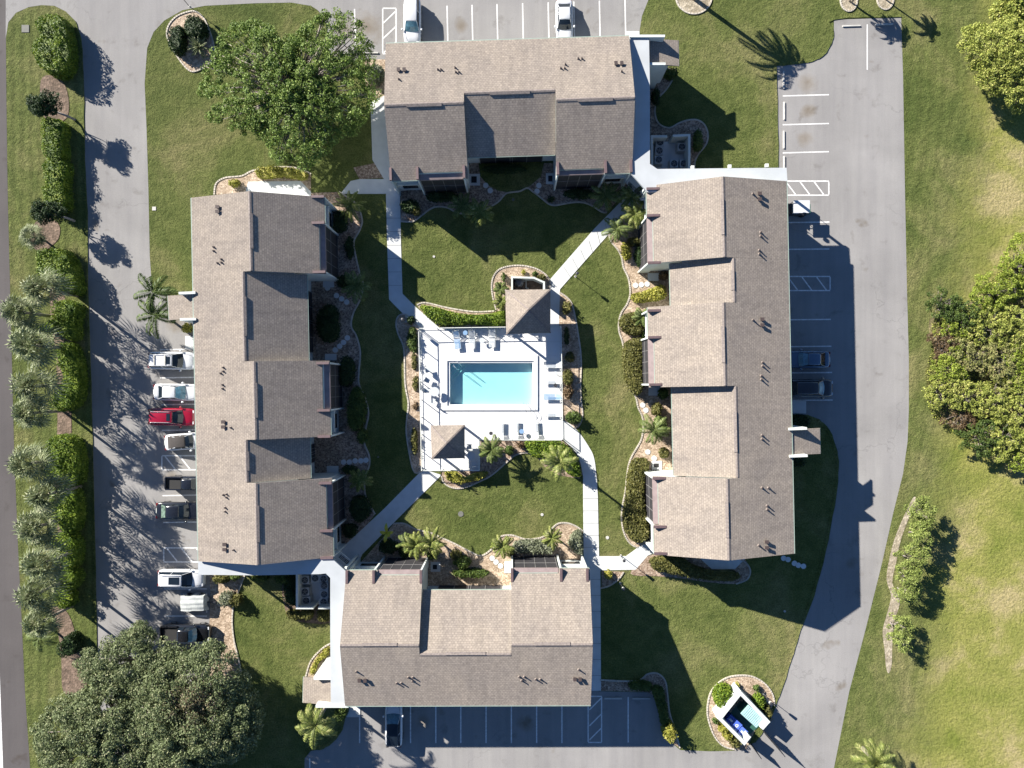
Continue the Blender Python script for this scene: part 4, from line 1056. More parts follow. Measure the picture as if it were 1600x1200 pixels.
def car(label, px, py, rot, paint, kind='sedan', Lc=4.7, Wd=1.84, ws='glass', rear='glass', rails=False, sunroof=False, blackroof=False, cat='car', name='parked_car', extra=None):
    loc = W(px, py, 0.9); loc.z = 0.0
    t = thing(name, label, cat, loc, 'cars parked in the lots', rot); ORG[t] = Vector((0, 0, 0))
    w = Wd / 2; x0 = Lc / 2; xr = -Lc / 2
    P_ = {'sedan': dict(belt=.92, roof=1.44, ws0=.30, ws1=.455, r1=.73, r0=.87),
          'suv': dict(belt=1.05, roof=1.70, ws0=.25, ws1=.405, r1=.89, r0=.965),
          'convertible': dict(belt=.92, roof=1.32, ws0=.33, ws1=.46, r1=.70, r0=.90),
          'pickup': dict(belt=1.10, roof=1.80, ws0=.27, ws1=.37, r1=.60, r0=.63)}[kind]
    X = lambda f: x0 - f * Lc
    bz = P_['belt']; hood = bz - (.10 if kind != 'suv' else .04)
    st = [(X(0), w * .66, .55), (X(.015), w * .80, hood - .20), (X(.05), w * .93, hood - .09), (X(.13), w * .985, hood - .02), (X(P_['ws0'] - .02), w * 1.0, hood + .02), (X(P_['ws0'] + .05), w, bz), (X(.6), w, bz + .01),
          (X(.84), w * .99, bz), (X(.93), w * .95, bz - .02), (X(.98), w * .86, bz - .10), (X(1.0), w * .74, bz - .30)]
    def sec(s):
        x, hw, zt = s
        return [(hw * .86, .24), (hw * .97, .36), (hw, .58), (hw * .985, max(.6, zt - .16)), (hw * .93, zt - .05), (hw * .80, zt), (hw * .35, zt + .025), (-hw * .35, zt + .025), (-hw * .80, zt), (-hw * .93, zt - .05), (-hw * .985, max(.6, zt - .16)), (-hw, .58), (-hw * .97, .36), (-hw * .86, .24)]
    m = MB(); loft(m, st, sec); m.build('body', paint, t, True)
    # glasshouse
    tw, bw_ = w * .655, w * .91
    a0, a1, r1, r0 = X(P_['ws0']), X(P_['ws1']), X(P_['r1']), X(P_['r0'])
    zr = P_['roof']; zb = bz - .01
    def ring_(x, hw, z): return [Vector((x, hw, z)), Vector((x, -hw, z))]
    F0, F1, R1, R0 = ring_(a0, bw_ * .90, zb), ring_(a1, tw * .96, zr - .05), ring_(r1, tw * .95, zr - .06), ring_(r0, bw_ * .86, zb + .02)
    Fm = Vector((a0 + .14, 0, zb + .01)); 
    m = MB(); F1m = Vector((a1 + .05, 0, zr - .03)); cols_ = []
    for q in range(9):
        y_ = 1 - q / 4; k2 = 1 - y_ * y_
        cols_.append((Vector((a0 + .14 * k2, F0[0].y * y_, zb + .012 * k2)), Vector(((a0 + a1) / 2 + .12 * k2, (F0[0].y + F1[0].y) / 2 * y_, (zb + zr) / 2 + .02 + .03 * k2)), Vector((a1 + .05 * k2, F1[0].y * y_, zr - .05 + .03 * k2))))
    for q in range(8):
        for r_ in range(2): m.poly([cols_[q][r_], cols_[q][r_ + 1], cols_[q + 1][r_ + 1], cols_[q + 1][r_]])
    m.build('windscreen', MT[ws], t, True)
    if kind != 'convertible':
        m = MB(); m.poly([R0[1], R1[1], R1[0], R0[0]]); m.build('rear_window', MT[rear], t)
    for sgn, k in ((1, 0), (-1, 1)):
        m = MB(); q = [F0[k], R0[k], R1[k], F1[k]]
        m.poly(q if k == 0 else list(reversed(q))); m.build('side_window', MT['glass'] if kind != 'convertible' else MT['fabric'], t)
    rm = MT['fabric'] if kind == 'convertible' else (MT['glass'] if blackroof else paint)
    m = MB()
    rs = [(a1 + .03, tw * .90, zr - .055), (a1 - .10, tw * 1.0, zr - .01), ((a1 + r1) / 2, tw * 1.03, zr + .02), (r1 + .12, tw * 1.0, zr - .02), (r1 - .04, tw * .90, zr - .065)]
    if kind == 'convertible': rs += [((r1 + r0) / 2, bw_ * .88, (zr + zb) / 2 + .02), (r0, bw_ * .80, zb + .03)]
    loft(m, rs, lambda s: [(s[1], s[2] - .06), (s[1] * .97, s[2] - .01), (s[1] * .8, s[2] + .015), (-s[1] * .8, s[2] + .015), (-s[1] * .97, s[2] - .01), (-s[1], s[2] - .06)])
    m.build('roof', rm, t, True)
    # pillars
    m = MB()
    for k in (0, 1):
        for A_, B_ in ((F0[k], F1[k]), (R0[k], R1[k])):
            m.tube([A_, B_], .035, 6)
        xm = (a1 + r1) / 2
        m.tube([Vector((xm, (bw_ * .89) * (1, -1)[k], zb)), Vector((xm, (tw * 1.0) * (1, -1)[k], zr - .05))], .035, 6)
    m.build('pillars', paint, t)
    for sgn in (1, -1):
        m = MB(); loft(m, [(a0 - .25, .02, bz + .05), (a0 - .18, .10, bz + .06), (a0 - .05, .09, bz + .06), (a0, .02, bz + .05)], lambda s: [(sgn * (w + .10) + s[1], s[2]), (sgn * (w + .10) + s[1], s[2] + .12), (sgn * (w + .10) - s[1], s[2] + .12), (sgn * (w + .10) - s[1], s[2])])
        m.build('mirror', paint, t, True)
        m = MB(); m.box(X(.07), X(.02), sgn * w * .62 - .14, sgn * w * .62 + .14, hood - .20, hood - .115); m.build('headlight', MT['lampwhite'], t, bevel=.02)
        m = MB(); m.box(X(.995), X(.955), sgn * w * .72 - .13, sgn * w * .72 + .13, bz - .22, bz - .085); m.build('tail_light', MT['lampred'], t, bevel=.02)
        for fx in (.19, .80):
            c = Vector((X(fx), sgn * (w - .12), .33)); m = MB(); m.tube([c - Vector((0, .12, 0)), c + Vector((0, .12, 0))], .33, 20); wo = m.build('wheel', MT['tyre'], t)
            m = MB(); m.tube([c + Vector((0, sgn * .121, 0)), c + Vector((0, sgn * .13, 0))], .2, 12); m.build('rim', MT['silver'], wo)
    if rails:
        for sgn in (1, -1):
            m = MB(); y = sgn * tw * .90
            m.tube([(a1 - .15, y, zr + .03), (a1 - .3, y, zr + .09), (r1 + .3, y, zr + .09), (r1 + .12, y, zr + .03)], .028, 6); m.build('roof_rail', MT['silver'], t)
        if rails == 2:
            for fx in (.55, .78):
                m = MB(); m.box(X(fx) - .06, X(fx) + .06, -tw * .9, tw * .9, zr + .07, zr + .10); m.build('cross_bar', MT['stop'], t)
    if sunroof:
        m = MB(); m.box(a1 - sunroof - .18, a1 - .22, -tw * .62, tw * .62, zr + .005, zr + .042); m.build('sunroof', MT['glass'], t, bevel=.01)
    # bonnet shut line and number plate
    m = MB(); m.box(X(1.0) - .02, X(1.0) + .05, -.26, .26, .62, .74); m.build('number_plate', MT['trim'], t)
    m = MB(); m.tube([Vector((a0 + .10 - .10 * (y / (w * .8)) ** 2, y, hood + .05)) for y in np.linspace(-w * .8, w * .8, 7)], .012, 4); m.build('wiper_cowl', MT['dark'], t)
    if kind in ('sedan', 'suv', 'convertible'):
        for sg in (1, -1):
            m = MB(); m.tube([Vector((X(f_), sg * w * k_, hood + h_)) for f_, k_, h_ in ((.06, .58, -.035), (.12, .68, .0), (.18, .73, .02), (P_['ws0'] - .03, .76, .045))], .011, 4); m.build('bonnet_line', MT['dark'], t)
        if kind != 'suv':
            m = MB(); m.tube([Vector((X(.885), y, bz + .02)) for y in np.linspace(-w * .7, w * .7, 5)], .011, 4); m.build('boot_line', MT['dark'], t)
    if kind == 'pickup':
        zc = bz
        m = MB()
        b0, b1 = X(.645), X(.985)
        m.box(b1, b0, -w * .80, w * .80, zc + .022, zc + .034); m.build('bed_liner', MT['tyre'], t)
        m = MB()
        for y in (w * .86, -w * .86): m.box(b1, b0, y - .07, y + .07, zc + .0, zc + .24)
        m.box(b1 - .07, b1 + .04, -w * .79, w * .79, zc + .0, zc + .24); m.box(b0 - .02, b0 + .05, -w * .79, w * .79, zc + .0, zc + .20); m.build('bed_sides', paint, t, bevel=.03)
    return t
D = math.radians
car('white estate with roof bars and sunroof, topmost car in the west lot', 267.5, 563.5, D(-1), MT['carwhite'], 'suv', 4.95, 1.92, rails=2, sunroof=.45, cat='car')
car('white saloon with teal windscreen between white estate and red estate', 274, 613, D(-1), MT['carwhite'], 'sedan', 4.85, 1.84, ws='shadeglass')
car('red estate car with bright roof rails in the west lot', 267.5, 651.5, D(-1), MT['carred'], 'suv', 4.95, 1.90, rails=1, sunroof=.40)
car('white convertible with closed black fabric roof in the west lot', 289, 690, D(4), MT['carwhite'], 'convertible', 4.5, 1.80)
car('black saloon with pale green rear window in the west lot', 279, 799, D(-1), MT['carblack'], 'sedan', 4.95, 1.92, rear='mintglass')
car('white estate with large square sunroof beside the walkway end', 282, 904.5, D(-1), MT['carwhite'], 'suv', 4.9, 1.92, sunroof=1.15, rails=1)
car('black pickup truck with open bed half under the oak branches', 290, 990, D(-1), MT['carblack'], 'pickup', 5.1, 1.9, cat='pickup truck', name='pickup_truck', ws='shadeglass')
car('small black pickup with open ribbed bed in the west lot', 296, 755, D(-1), MT['carblack'], 'pickup', 4.9, 1.5, cat='pickup truck', name='pickup_truck')
car('white estate with bright blue windscreen in the north lot', 644, 32, D(-90), MT['carwhite'], 'suv', 4.8, 1.86, ws='shadeglass')
car('white saloon nosed in to the north block, right of centre', 882, 31, D(-89), MT['carwhite'], 'sedan', 4.6, 1.84)
car('white estate with black glass roof in the shaded south lot', 615, 1133, D(90), MT['carwhite'], 'suv', 4.75, 1.84, ws='shadeglass', blackroof=True)
car('slate blue saloon parked in the shade of the east block', 1263, 561.5, D(180), MT['carblue'], 'sedan', 4.8, 1.86, ws='shadeglass')
car('black estate backed in beside the slate blue saloon', 1268, 606.5, 0, MT['carblack'], 'suv', 4.7, 1.92, ws='shadeglass')

# grey tarpaulin over a low trailer
t = thing('covered_trailer', 'pale grey tarpaulin draped over a small trailer in the west lot', 'covered trailer', W(300, 942))
m = MB(); c = W(300, 943, .9); c.z = 0; n = 14
grid = []
for i in range(n + 1):
    for j in range(n + 1):
        fx, fy = i / n * 2 - 1, j / n * 2 - 1
        x = fx * 1.42 + (0.12 * math.sin(fy * 5) if abs(fx) > .9 else 0); y = fy * .90 + (0.10 * math.sin(fx * 7) if abs(fy) > .9 else 0)
        if fx < 0: y -= 0.05
        z = 1.05 - .12 * fx * fx - .10 * abs(fy) + .025 * math.sin(7 * fx + 3 * fy) + .02 * math.sin(11 * fy)
        if max(abs(fx), abs(fy)) > .9: z = .25 + .06 * math.sin(9 * fx + 7 * fy)
        grid.append(c + Vector((x, y, z)))
for i in range(n):
    for j in range(n):
        k = i * (n + 1) + j; m.poly([grid[k], grid[k + n + 1], grid[k + n + 2], grid[k + 1]])
m.build('tarpaulin', MT['tarp'], t)
m = MB()
for sx in (-.6, .6):
    for sy in (-.8, .8): q = c + Vector((sx, sy, .25)); m.tube([q - Vector((0, .08, 0)), q + Vector((0, .08, 0))], .25, 12)
m.build('wheels', MT['tyre'], t)
m = MB(); m.beam(c + Vector((1.3, 0, .35)), c + Vector((2.3, 0, .35)), .1, .08); m.build('tow_bar', MT['dark'], t)
# white cart with rack in the east lot
t = thing('utility_cart', 'white canopied utility cart with rear frame at the top of the east lot', 'utility cart', W(1250, 323))
c = W(1250, 323, 1.8); c.z = 0
m = MB(); m.box(c.x - 1.5, c.x + 1.1, c.y - .62, c.y + .62, .35, .75); m.build('chassis', MT['dark'], t, bevel=.05)
m = MB(); m.box(c.x - .68, c.x + 1.0, c.y - .66, c.y + .66, 1.78, 1.86); m.build('canopy', MT['carwhite'], t, bevel=.04)
for sx in (-.62, .95):
    for sy in (-.58, .58): m = MB(); m.tube([(c.x + sx, c.y + sy, .7), (c.x + sx, c.y + sy, 1.78)], .03, 6); m.build('canopy_post', MT['dark'], t)
m = MB(); m.box(c.x - .3, c.x + .2, c.y - .5, c.y + .5, .75, 1.0); m.box(c.x - .4, c.x - .3, c.y - .5, c.y + .5, .8, 1.35); m.build('seat', MT['strap'], t, bevel=.04)
m = MB(); m.box(c.x + 1.1, c.x + 1.5, c.y - .5, c.y + .5, .5, .9); m.build('basket', MT['green'], t)
for sx in (-1.1, .8):
    for sy in (-.6, .6): m = MB(); q = Vector((c.x + sx, c.y + sy, .25)); m.tube([q - Vector((0, .1, 0)), q + Vector((0, .1, 0))], .25, 14); m.build('wheel', MT['tyre'], t)
m = MB()
for z in (.6, 1.1, 1.6): m.tube([(c.x - 1.5, c.y - .6, z), (c.x - 1.5, c.y + .6, z)], .03, 6)
for y in (-.6, 0, .6): m.tube([(c.x - 1.5, c.y + y, .4), (c.x - 1.5, c.y + y, 2.0)], .03, 6)
m.build('rear_frame', MT['dark'], t)

# ================================================================== WHEEL STOPS
def wheel_stop_proto():
    m = MB(); m.sect = None
    hw, L_ = .085, .95
    pr = [(-hw, 0), (hw, 0), (hw * .75, .12), (-hw * .75, .12)]
    q0 = [Vector((-L_, y, z)) for y, z in pr]; q1 = [Vector((L_, y, z)) for y, z in pr]
    for i in range(4): m.poly([q0[i], q1[i], q1[(i + 1) % 4], q0[(i + 1) % 4]])
    m.poly(list(reversed(q0))); m.poly(q1)
    return m
wsp = None
for x, y, r, l in ((538, 84, 0, 'white wheel stop beside the lawn corner, leftmost in the north lot'), (577.5, 83, 0, 'white wheel stop in the north lot beside the hatched box'),
        (1330, 41, .03, 'grey wheel stop at the top of the east drive, left of the line'), (1381, 38.5, .03, 'grey wheel stop at the top of the east drive under the palm shadow'),
        (1224, 125.5, 1.57, 'wheel stop on the east drive verge, topmost one, in the palm shadow'), (1225, 173.5, 1.57, 'wheel stop on the east drive verge, second from the top'),
        (1224.5, 218.5, 1.57, 'bright white wheel stop on the east drive verge, third from the top'), (1225, 258, 1.57, 'wheel stop half hidden by the walkway roof on the east drive verge'),
        (958, 1091, 0, 'shaded wheel stop beside the hatched box in the south lot'), (1002, 1091, 0, 'shaded wheel stop in the right corner of the south lot')):
    if wsp is None:
        o = wheel_stop_proto().build('wheel_stop', MT['stop']); wsp = o
    else:
        o = wsp.copy(); scene.collection.objects.link(o)
    o.location = W(x, y); o.location.z = .008; o.rotation_euler.z = r; tag(o, l, 'wheel stop', 'concrete wheel stops')

# ================================================================== LAMPS, STONES, FURNITURE
lp = None
for x, y, l in ((899, 432, 'short black lamp post on the lawn east of the northeast path'), (969, 911, 'short lamp post by the planting corner below the southeast path'), (296, 10, 'lamp post at the top of the entry bed'),
        (553, 95.5, 'lamp post on the grass corner below the north lot wheel stops'), (1193, 1085, 'lamp post in the gravel beside the bin store'), (634, 502, 'lamp in the planting bed west of the pool gate'),
        (559, 871, 'lamp at the foot of the southwest path by the south block'), (970, 868, 'lamp on the gravel near the east end of the southeast path')):
    if lp is None:
        lp = thing('lamp_post', l, 'lamp post', (0, 0, 0), 'short garden lamp posts')
        m = MB(); m.tube([(0, 0, 0), (0, 0, 1.75)], [.04, .03], 8); m.build('post', MT['dark'], lp)
        m = MB(); m.tube([(0, 0, 1.72), (0, 0, 1.8), (0, 0, 2.1), (0, 0, 2.2), (0, 0, 2.25)], [.05, .12, .16, .17, .03], 10); hd = m.build('lantern', MT['dark'], lp)
        m = MB(); m.tube([(0, 0, 1.82), (0, 0, 2.08)], [.13, .165], 10); m.build('lantern_glass', MT['trim'], hd)
        m = MB(); m.cyl((0, 0, -.01), .12, .06, 10); m.build('base', MT['stop'], lp)
        o = lp
    else: o = copy_tree(lp)
    o.location = W(x, y); o['label'] = l
# stepping stones
stones = {'beside the recessed lanai of the west block': [(512, 450), (526, 462), (534, 467), (542, 472)],
          'in the middle of the west bed': [(543, 528), (537, 535), (531, 541), (524, 547)],
          'crossing the lower west bed': [(537, 722), (546, 722), (555, 720), (564, 720), (572, 719)],
          'in the north bed left of the round lawn': [(759, 290), (766, 298)], 'in the north bed right of the round lawn': [(842, 290), (839, 299)],
          'in the tan gravel above the variegated hedge': [(993, 446), (1002, 445), (1011, 444)],
          'in the middle of the tan east bed': [(1004, 633), (1009, 641)], 'in the tan gravel above the kidney hedge': [(1012, 706), (1022, 716)],
          'leading down through the south bed': [(769, 872), (775, 878), (782, 884)],
          'on the shaded lawn below the east block': [(1224, 872), (1231, 874), (1241, 880), (1247, 883), (1255, 884.5)]}
ORD = ['first', 'second', 'third', 'fourth', 'fifth', 'sixth', 'seventh', 'eighth', 'ninth', 'tenth', 'eleventh', 'twelfth', 'thirteenth', 'fourteenth', 'fifteenth', 'sixteenth', 'seventeenth']
sp_ = None
for where, lst in stones.items():
    for i, (x, y) in enumerate(lst):
        if sp_ is None:
            m = MB(); m.cyl((0, 0, 0), .29, .05, 14); sp_ = m.build('stepping_stone', MT['concrete']); o = sp_
        else: o = sp_.copy(); scene.collection.objects.link(o)
        o.location = W(x, y); o.location.z = .03
        tag(o, 'stepping stone %s, %s from left' % (where, ORD[i]), 'stepping stone', 'round stepping stones')
# entry slabs with dark mats
for i, (x0, y0, x1, y1, mat, l) in enumerate(((505, 436, 522, 449, 0, 'below the first unit of the west block'), (508, 553, 526, 563, 0, 'above the third unit of the west block'), (511, 728, 529, 741, 0, 'above the last unit of the west block'),
        (733, 272, 750, 290, 1, 'on the left of the round lawn by the north block'), (853, 271, 868, 288, 1, 'on the right of the round lawn by the north block'), (1012, 427, 1029, 439, 0, 'in the tan gravel below the first unit of the east block'),
        (1018, 720, 1034, 734, 1, 'above the last unit of the east block'), (1013, 602, 1030, 618, 0, 'below the middle unit of the east block'), (673, 878, 688, 893, 1, 'beside the left lanai of the south block'), (788, 877, 798, 895, 0, 'beside the right lanai of the south block'))):
    t = thing('door_slab', 'square pale concrete door slab ' + l, 'door slab', W((x0 + x1) / 2, (y0 + y1) / 2), 'door slabs')
    m = MB(); m.prism(rectg(x0, y0, x1, y1), 0, .10); m.build('slab', MT['concrete'], t)
    if mat:
        m = MB(); m.prism(rectg(x0 + 3.5, y0 + 4, x1 - 5, y1 - 4), .10, .12); m.build('door_mat', MT['tyre'], t)
# small utility covers on the lawns
for x, y, r, l in ((241, 326, .2, 'white square utility box lid on the lawn right of the west drive'), (678, 401, .13, 'small pale round cover on the lawn north of the pool'), (720, 803, .3, 'round grey access cover on the lawn south of the pool'), (847, 804, .16, 'small pale cover on the lawn right of the round grey cover'),
        (949, 840, .18, 'small pale cover on the narrow lawn beside the southeast path'), (1226, 955, .12, 'tiny pale cover on the shaded lawn below the east block'), (40, 45, .4, 'grey square drain cover in the entry island grass'), (591, 714, .1, 'tiny grey cover on the shaded lawn left of the pool bed'), (802, 312, .15, 'small grey cover in the shaded lawn below the north block')):
    m = MB(); p = W(x, y)
    if 'square' in l: m.box(p.x - r, p.x + r, p.y - r, p.y + r, 0, .05)
    else: m.cyl(p, r, .05, 14)
    m.build('access_cover', MT['stop'] if 'pale' in l or 'white' in l else MT['cover'], label=l, cat='access cover')
# sun loungers
def lounger(px, py, rot, straps, label):
    t = thing('sun_lounger', label, 'sun lounger', W(px, py, .35), 'sun loungers round the pool', rot); t.location.z = DZ; ORG[t] = Vector((0, 0, 0))
    m = MB()
    for y in (-.32, .32):
        m.tube([(-.98, y, .33), (.25, y, .33), (.95, y, .62)], .022, 6)
    for x, z in ((-.98, .33), (.95, .62)): m.tube([(x, -.32, z), (x, .32, z)], .022, 6)
    m.build('frame', MT['trim'], t)
    for x, y in ((-.8, -.32), (-.8, .32), (.35, -.32), (.35, .32)):
        m = MB(); m.tube([(x, y, 0), (x, y, .33)], .02, 6); m.build('leg', MT['trim'], t)
    m = MB()
    for k in range(17):
        x = -.93 + k * .07
        m.box(x - .026, x + .026, -.32, .32, .335, .35)
    m.build('seat', MT[straps], t)
    m = MB()
    for k in range(9):
        x = .30 + k * .07; z = .35 + (x - .25) * .41
        m.poly([(x - .026, -.32, z - .012), (x + .026, -.32, z + .012), (x + .026, .32, z + .012), (x - .026, .32, z - .012)])
    m.build('backrest', MT[straps], t)
lounger(714, 531, D(97), 'bluestrap', 'blue sun lounger under the north fence, leftmost of three')
lounger(737.5, 530, D(90), 'strap', 'pale sun lounger under the north fence, middle of three')
lounger(769, 528, D(90), 'strap', 'pale sun lounger under the north fence, nearest the gazebo')
lounger(782, 672, D(-90), 'strap', 'pale sun lounger on the south deck, leftmost of three')
lounger(805, 671, D(-90), 'strap', 'pale sun lounger on the south deck, middle of three')
lounger(836, 671, D(-86), 'strap', 'pale sun lounger on the south deck, rightmost of three')
lounger(864, 570, 0, 'strap', 'pale sun lounger on the east deck, topmost of four')
lounger(864, 595, 0, 'strap', 'pale sun lounger on the east deck, second from top')
lounger(864, 620, 0, 'bluestrap', 'blue sun lounger on the east deck')
lounger(864, 646, 0, 'strap', 'pale sun lounger on the east deck, bottom of four')
def table(px, py, r, label, top='strap', h=.5):
    t = thing('side_table' if h < .6 else 'patio_table', label, 'table', W(px, py, h)); t.location.z = DZ; ORG[t] = Vector((0, 0, 0))
    m = MB(); m.cyl((0, 0, h - .03), r, .03, 20); m.build('table_top', MT[top], t)
    for k in range(4):
        a = k * math.pi / 2 + .78
        m = MB(); m.tube([(r * .75 * math.cos(a), r * .75 * math.sin(a), 0), (r * .6 * math.cos(a), r * .6 * math.sin(a), h - .03)], .018, 6); m.build('leg', MT['trim'], t)
table(753, 532, .28, 'small round table between two loungers under the north fence')
table(727, 520, .25, 'small blue table at the head of the blue lounger', 'bluestrap')
table(815, 674, .25, 'small blue table between loungers on the south deck', 'bluestrap')
table(767, 677, .2, 'small dark-topped table at the left end of the south loungers', 'dark')
table(868, 602, .2, 'small dark-topped table between loungers on the east deck', 'dark')
table(868, 583, .2, 'small pale table near the top loungers on the east deck')
table(679, 612, .5, 'round pale patio table by the west pool fence', 'strap', .72)
table(736, 712, .45, 'round grey patio table in the gazebo shade', 'strap', .72)
def chair(px, py, rot, label):
    t = thing('patio_chair', label, 'chair', W(px, py, .45), 'patio chairs', rot); t.location.z = DZ; ORG[t] = Vector((0, 0, 0))
    m = MB(); m.box(-.25, .25, -.26, .26, .42, .46); m.build('seat', MT['strap'], t)
    m = MB(); m.box(-.30, -.25, -.26, .26, .46, .95); m.build('backrest', MT['strap'], t)
    for x, y in ((-.23, -.25), (-.23, .25), (.23, -.25), (.23, .25)):
        m = MB(); m.tube([(x, y, 0), (x, y, .43)], .018, 6); m.build('leg', MT['dark'], t)
chair(667, 610, 0, 'patio chair against the west fence, left of the round table')
chair(668, 594, D(-20), 'patio chair against the west fence, topmost')
chair(676, 626, D(70), 'patio chair just below the round table')
chair(669, 578, D(10), 'patio chair alone further up the west fence')
chair(741, 725, D(100), 'patio chair in the gazebo shade below the grey table')
chair(733, 698, D(-90), 'patio chair in the gazebo shade above the grey table')

# ================================================================== PLANTS
def leaf_mesh(name, P, N, size, asp=0.55, mat=None, parent=None, jit=0.8, core=None, **kw):
    """one small folded leaf quad at each point P facing roughly N"""
    n = len(P)
    d = N + rng.normal(0, jit, (n, 3)); d /= np.linalg.norm(d, axis=1)[:, None] + 1e-9
    r = rng.normal(0, 1, (n, 3)); t = np.cross(d, r); t /= np.linalg.norm(t, axis=1)[:, None] + 1e-9
    b = np.cross(d, t)
    s = size * rng.uniform(.6, 1.35, (n, 1)); t = t * s; b = b * s * asp
    v = np.stack([P - t, P - b * .9 + d * s * .12, P + t, P + b * .9 + d * s * .12], 1).reshape(-1, 3)
    f = np.arange(4 * n).reshape(n, 4).tolist()
    vv = v.tolist()
    if core:
        b0 = len(vv); vv += [tuple(p) for p in core[0]]; f += [tuple(b0 + k for k in q) for q in core[1]]
    v = np.array(vv)
    if parent is not None: org = ORG[parent]
    else:
        mn, mx = v.min(0), v.max(0); org = Vector(((mn[0] + mx[0]) / 2, (mn[1] + mx[1]) / 2, max(mn[2], 0)))
    v = v - np.array(org)
    me = bpy.data.meshes.new(name); me.from_pydata(v.tolist(), [], f); me.materials.append(mat); me.update()
    o = bpy.data.objects.new(name, me); scene.collection.objects.link(o)
    if parent is not None: o.parent = parent; ORG[o] = ORG[parent]
    else: o.location = org; ORG[o] = org
    return tag(o, **kw)

def poly_dist(P, poly):
    x, y = P[:, 0], P[:, 1]; n = len(poly); inside = np.zeros(len(P), bool); dist = np.full(len(P), 1e9); near = np.zeros((len(P), 2))
    for i in range(n):
        (x1, y1), (x2, y2) = poly[i], poly[(i + 1) % n]
        c = ((y1 > y) != (y2 > y)) & (x < (x2 - x1) * (y - y1) / (y2 - y1 + 1e-12) + x1); inside ^= c
        dx, dy = x2 - x1, y2 - y1; l = dx * dx + dy * dy + 1e-12
        t = np.clip(((x - x1) * dx + (y - y1) * dy) / l, 0, 1)
        qx, qy = x1 + t * dx, y1 + t * dy; dd = np.hypot(x - qx, y - qy)
        w = dd < dist; dist[w] = dd[w]; near[w, 0] = qx[w]; near[w, 1] = qy[w]
    return inside, dist, near

def hedge(pts, h, pal, label, size=.11, dens=150, name='hedge', cat='hedge', rough=.25, group=None, edge=.5, core=True, base=0.0):
    """clipped or loose shrub mass over a traced outline; leaves over the whole rounded surface"""
    hp = h * .8
    g = [tuple(W(x, y, hp)[:2]) for x, y in smooth(pts, 3)]
    g = np.array(g); mn, mx = g.min(0), g.max(0); area = (mx[0] - mn[0]) * (mx[1] - mn[1])
    n = int(area * dens)
    P = rng.uniform(mn, mx, (n, 2))
    ph = rng.uniform(0, 6.28, 6)
    wob = .16 * np.sin(P[:, 0] * 3.1 + ph[0]) + .16 * np.sin(P[:, 1] * 2.7 + ph[1]) + .09 * np.sin(P[:, 0] * 7.1 + P[:, 1] * 5 + ph[2])
    ins, d, near = poly_dist(P, g.tolist())
    keep = ins & (d + wob * rough * 2 > 0.02)
    P, d, near, wob = P[keep], d[keep], near[keep], wob[keep]
    r = min(edge, h * .6)
    q = np.clip(1 - d / r, 0, 1); top = h * (.55 + .45 * np.sqrt(1 - q ** 2)) + wob * rough * 2
    z = top * np.ones(len(P)); side = (d < r * .7) & (rng.uniform(0, 1, len(P)) < .55)
    z[side] *= rng.uniform(.08, 1, side.sum())
    z += rng.normal(0, .05, len(P)) * (1 + rough * 2)
    outw = P - near; outw /= np.linalg.norm(outw, axis=1)[:, None] + 1e-9
    N = np.column_stack([-outw[:, 0] * q, -outw[:, 1] * q, 1.15 - q * .7])
    P3 = np.column_stack([P, np.maximum(z, .05) + base])
    # leaves hanging down the flanks
    ga = np.vstack([g, g[:1]]); seg = np.hypot(*(ga[1:] - ga[:-1]).T); per = seg.sum(); ns = int(per * h * dens * .45)
    si = rng.choice(len(seg), ns, p=seg / per); tt = rng.uniform(0, 1, ns)[:, None]
    e0, e1 = ga[si], ga[si + 1]; Q = e0 + (e1 - e0) * tt; dr = e1 - e0; nr_ = np.column_stack([dr[:, 1], -dr[:, 0]]); nr_ /= np.linalg.norm(nr_, axis=1)[:, None] + 1e-9
    _, _, _ = None, None, None
    ins_, _, _ = poly_dist(Q + nr_ * .02, g.tolist()); nr_[ins_] *= -1
    zz = rng.uniform(0.03, .74, ns) * h; Q = Q - nr_ * (rng.uniform(.0, .22, ns) + .12 * (zz / h > .55))[:, None]
    P3 = np.vstack([P3, np.column_stack([Q, zz + base])]); N = np.vstack([N, np.column_stack([nr_, np.full(ns, .35)])])
    cr = None
    if core:
        # dense inner twigs: a shrunken inner mass
        c = g.mean(0); m = MB()
        ins2, dd, nr = poly_dist(g + (c - g) * .001, g.tolist())
        inner = [tuple(p + (c - p) * min(.5, .27 / max(.3, np.hypot(*(c - p))))) for p in g]
        m.prism(inner, base, base + h * .70); cr = (m.v, m.f)
    return leaf_mesh(name, P3, N, size, .6, L[pal], None, .75, cr, label=label, cat=cat, group=group)

def shrub(px, py, r, h, pal, label, ry=None, **kw):
    ry = ry or r
    pts = [(px + r * math.cos(t) * random.uniform(.85, 1.1), py + ry * math.sin(t) * random.uniform(.85, 1.1)) for t in [k * math.pi / 4 for k in range(8)]]
    kw.setdefault('name', 'shrub'); kw.setdefault('cat', 'shrub'); kw.setdefault('rough', .35)
    return hedge(pts, h, pal, label, **kw)

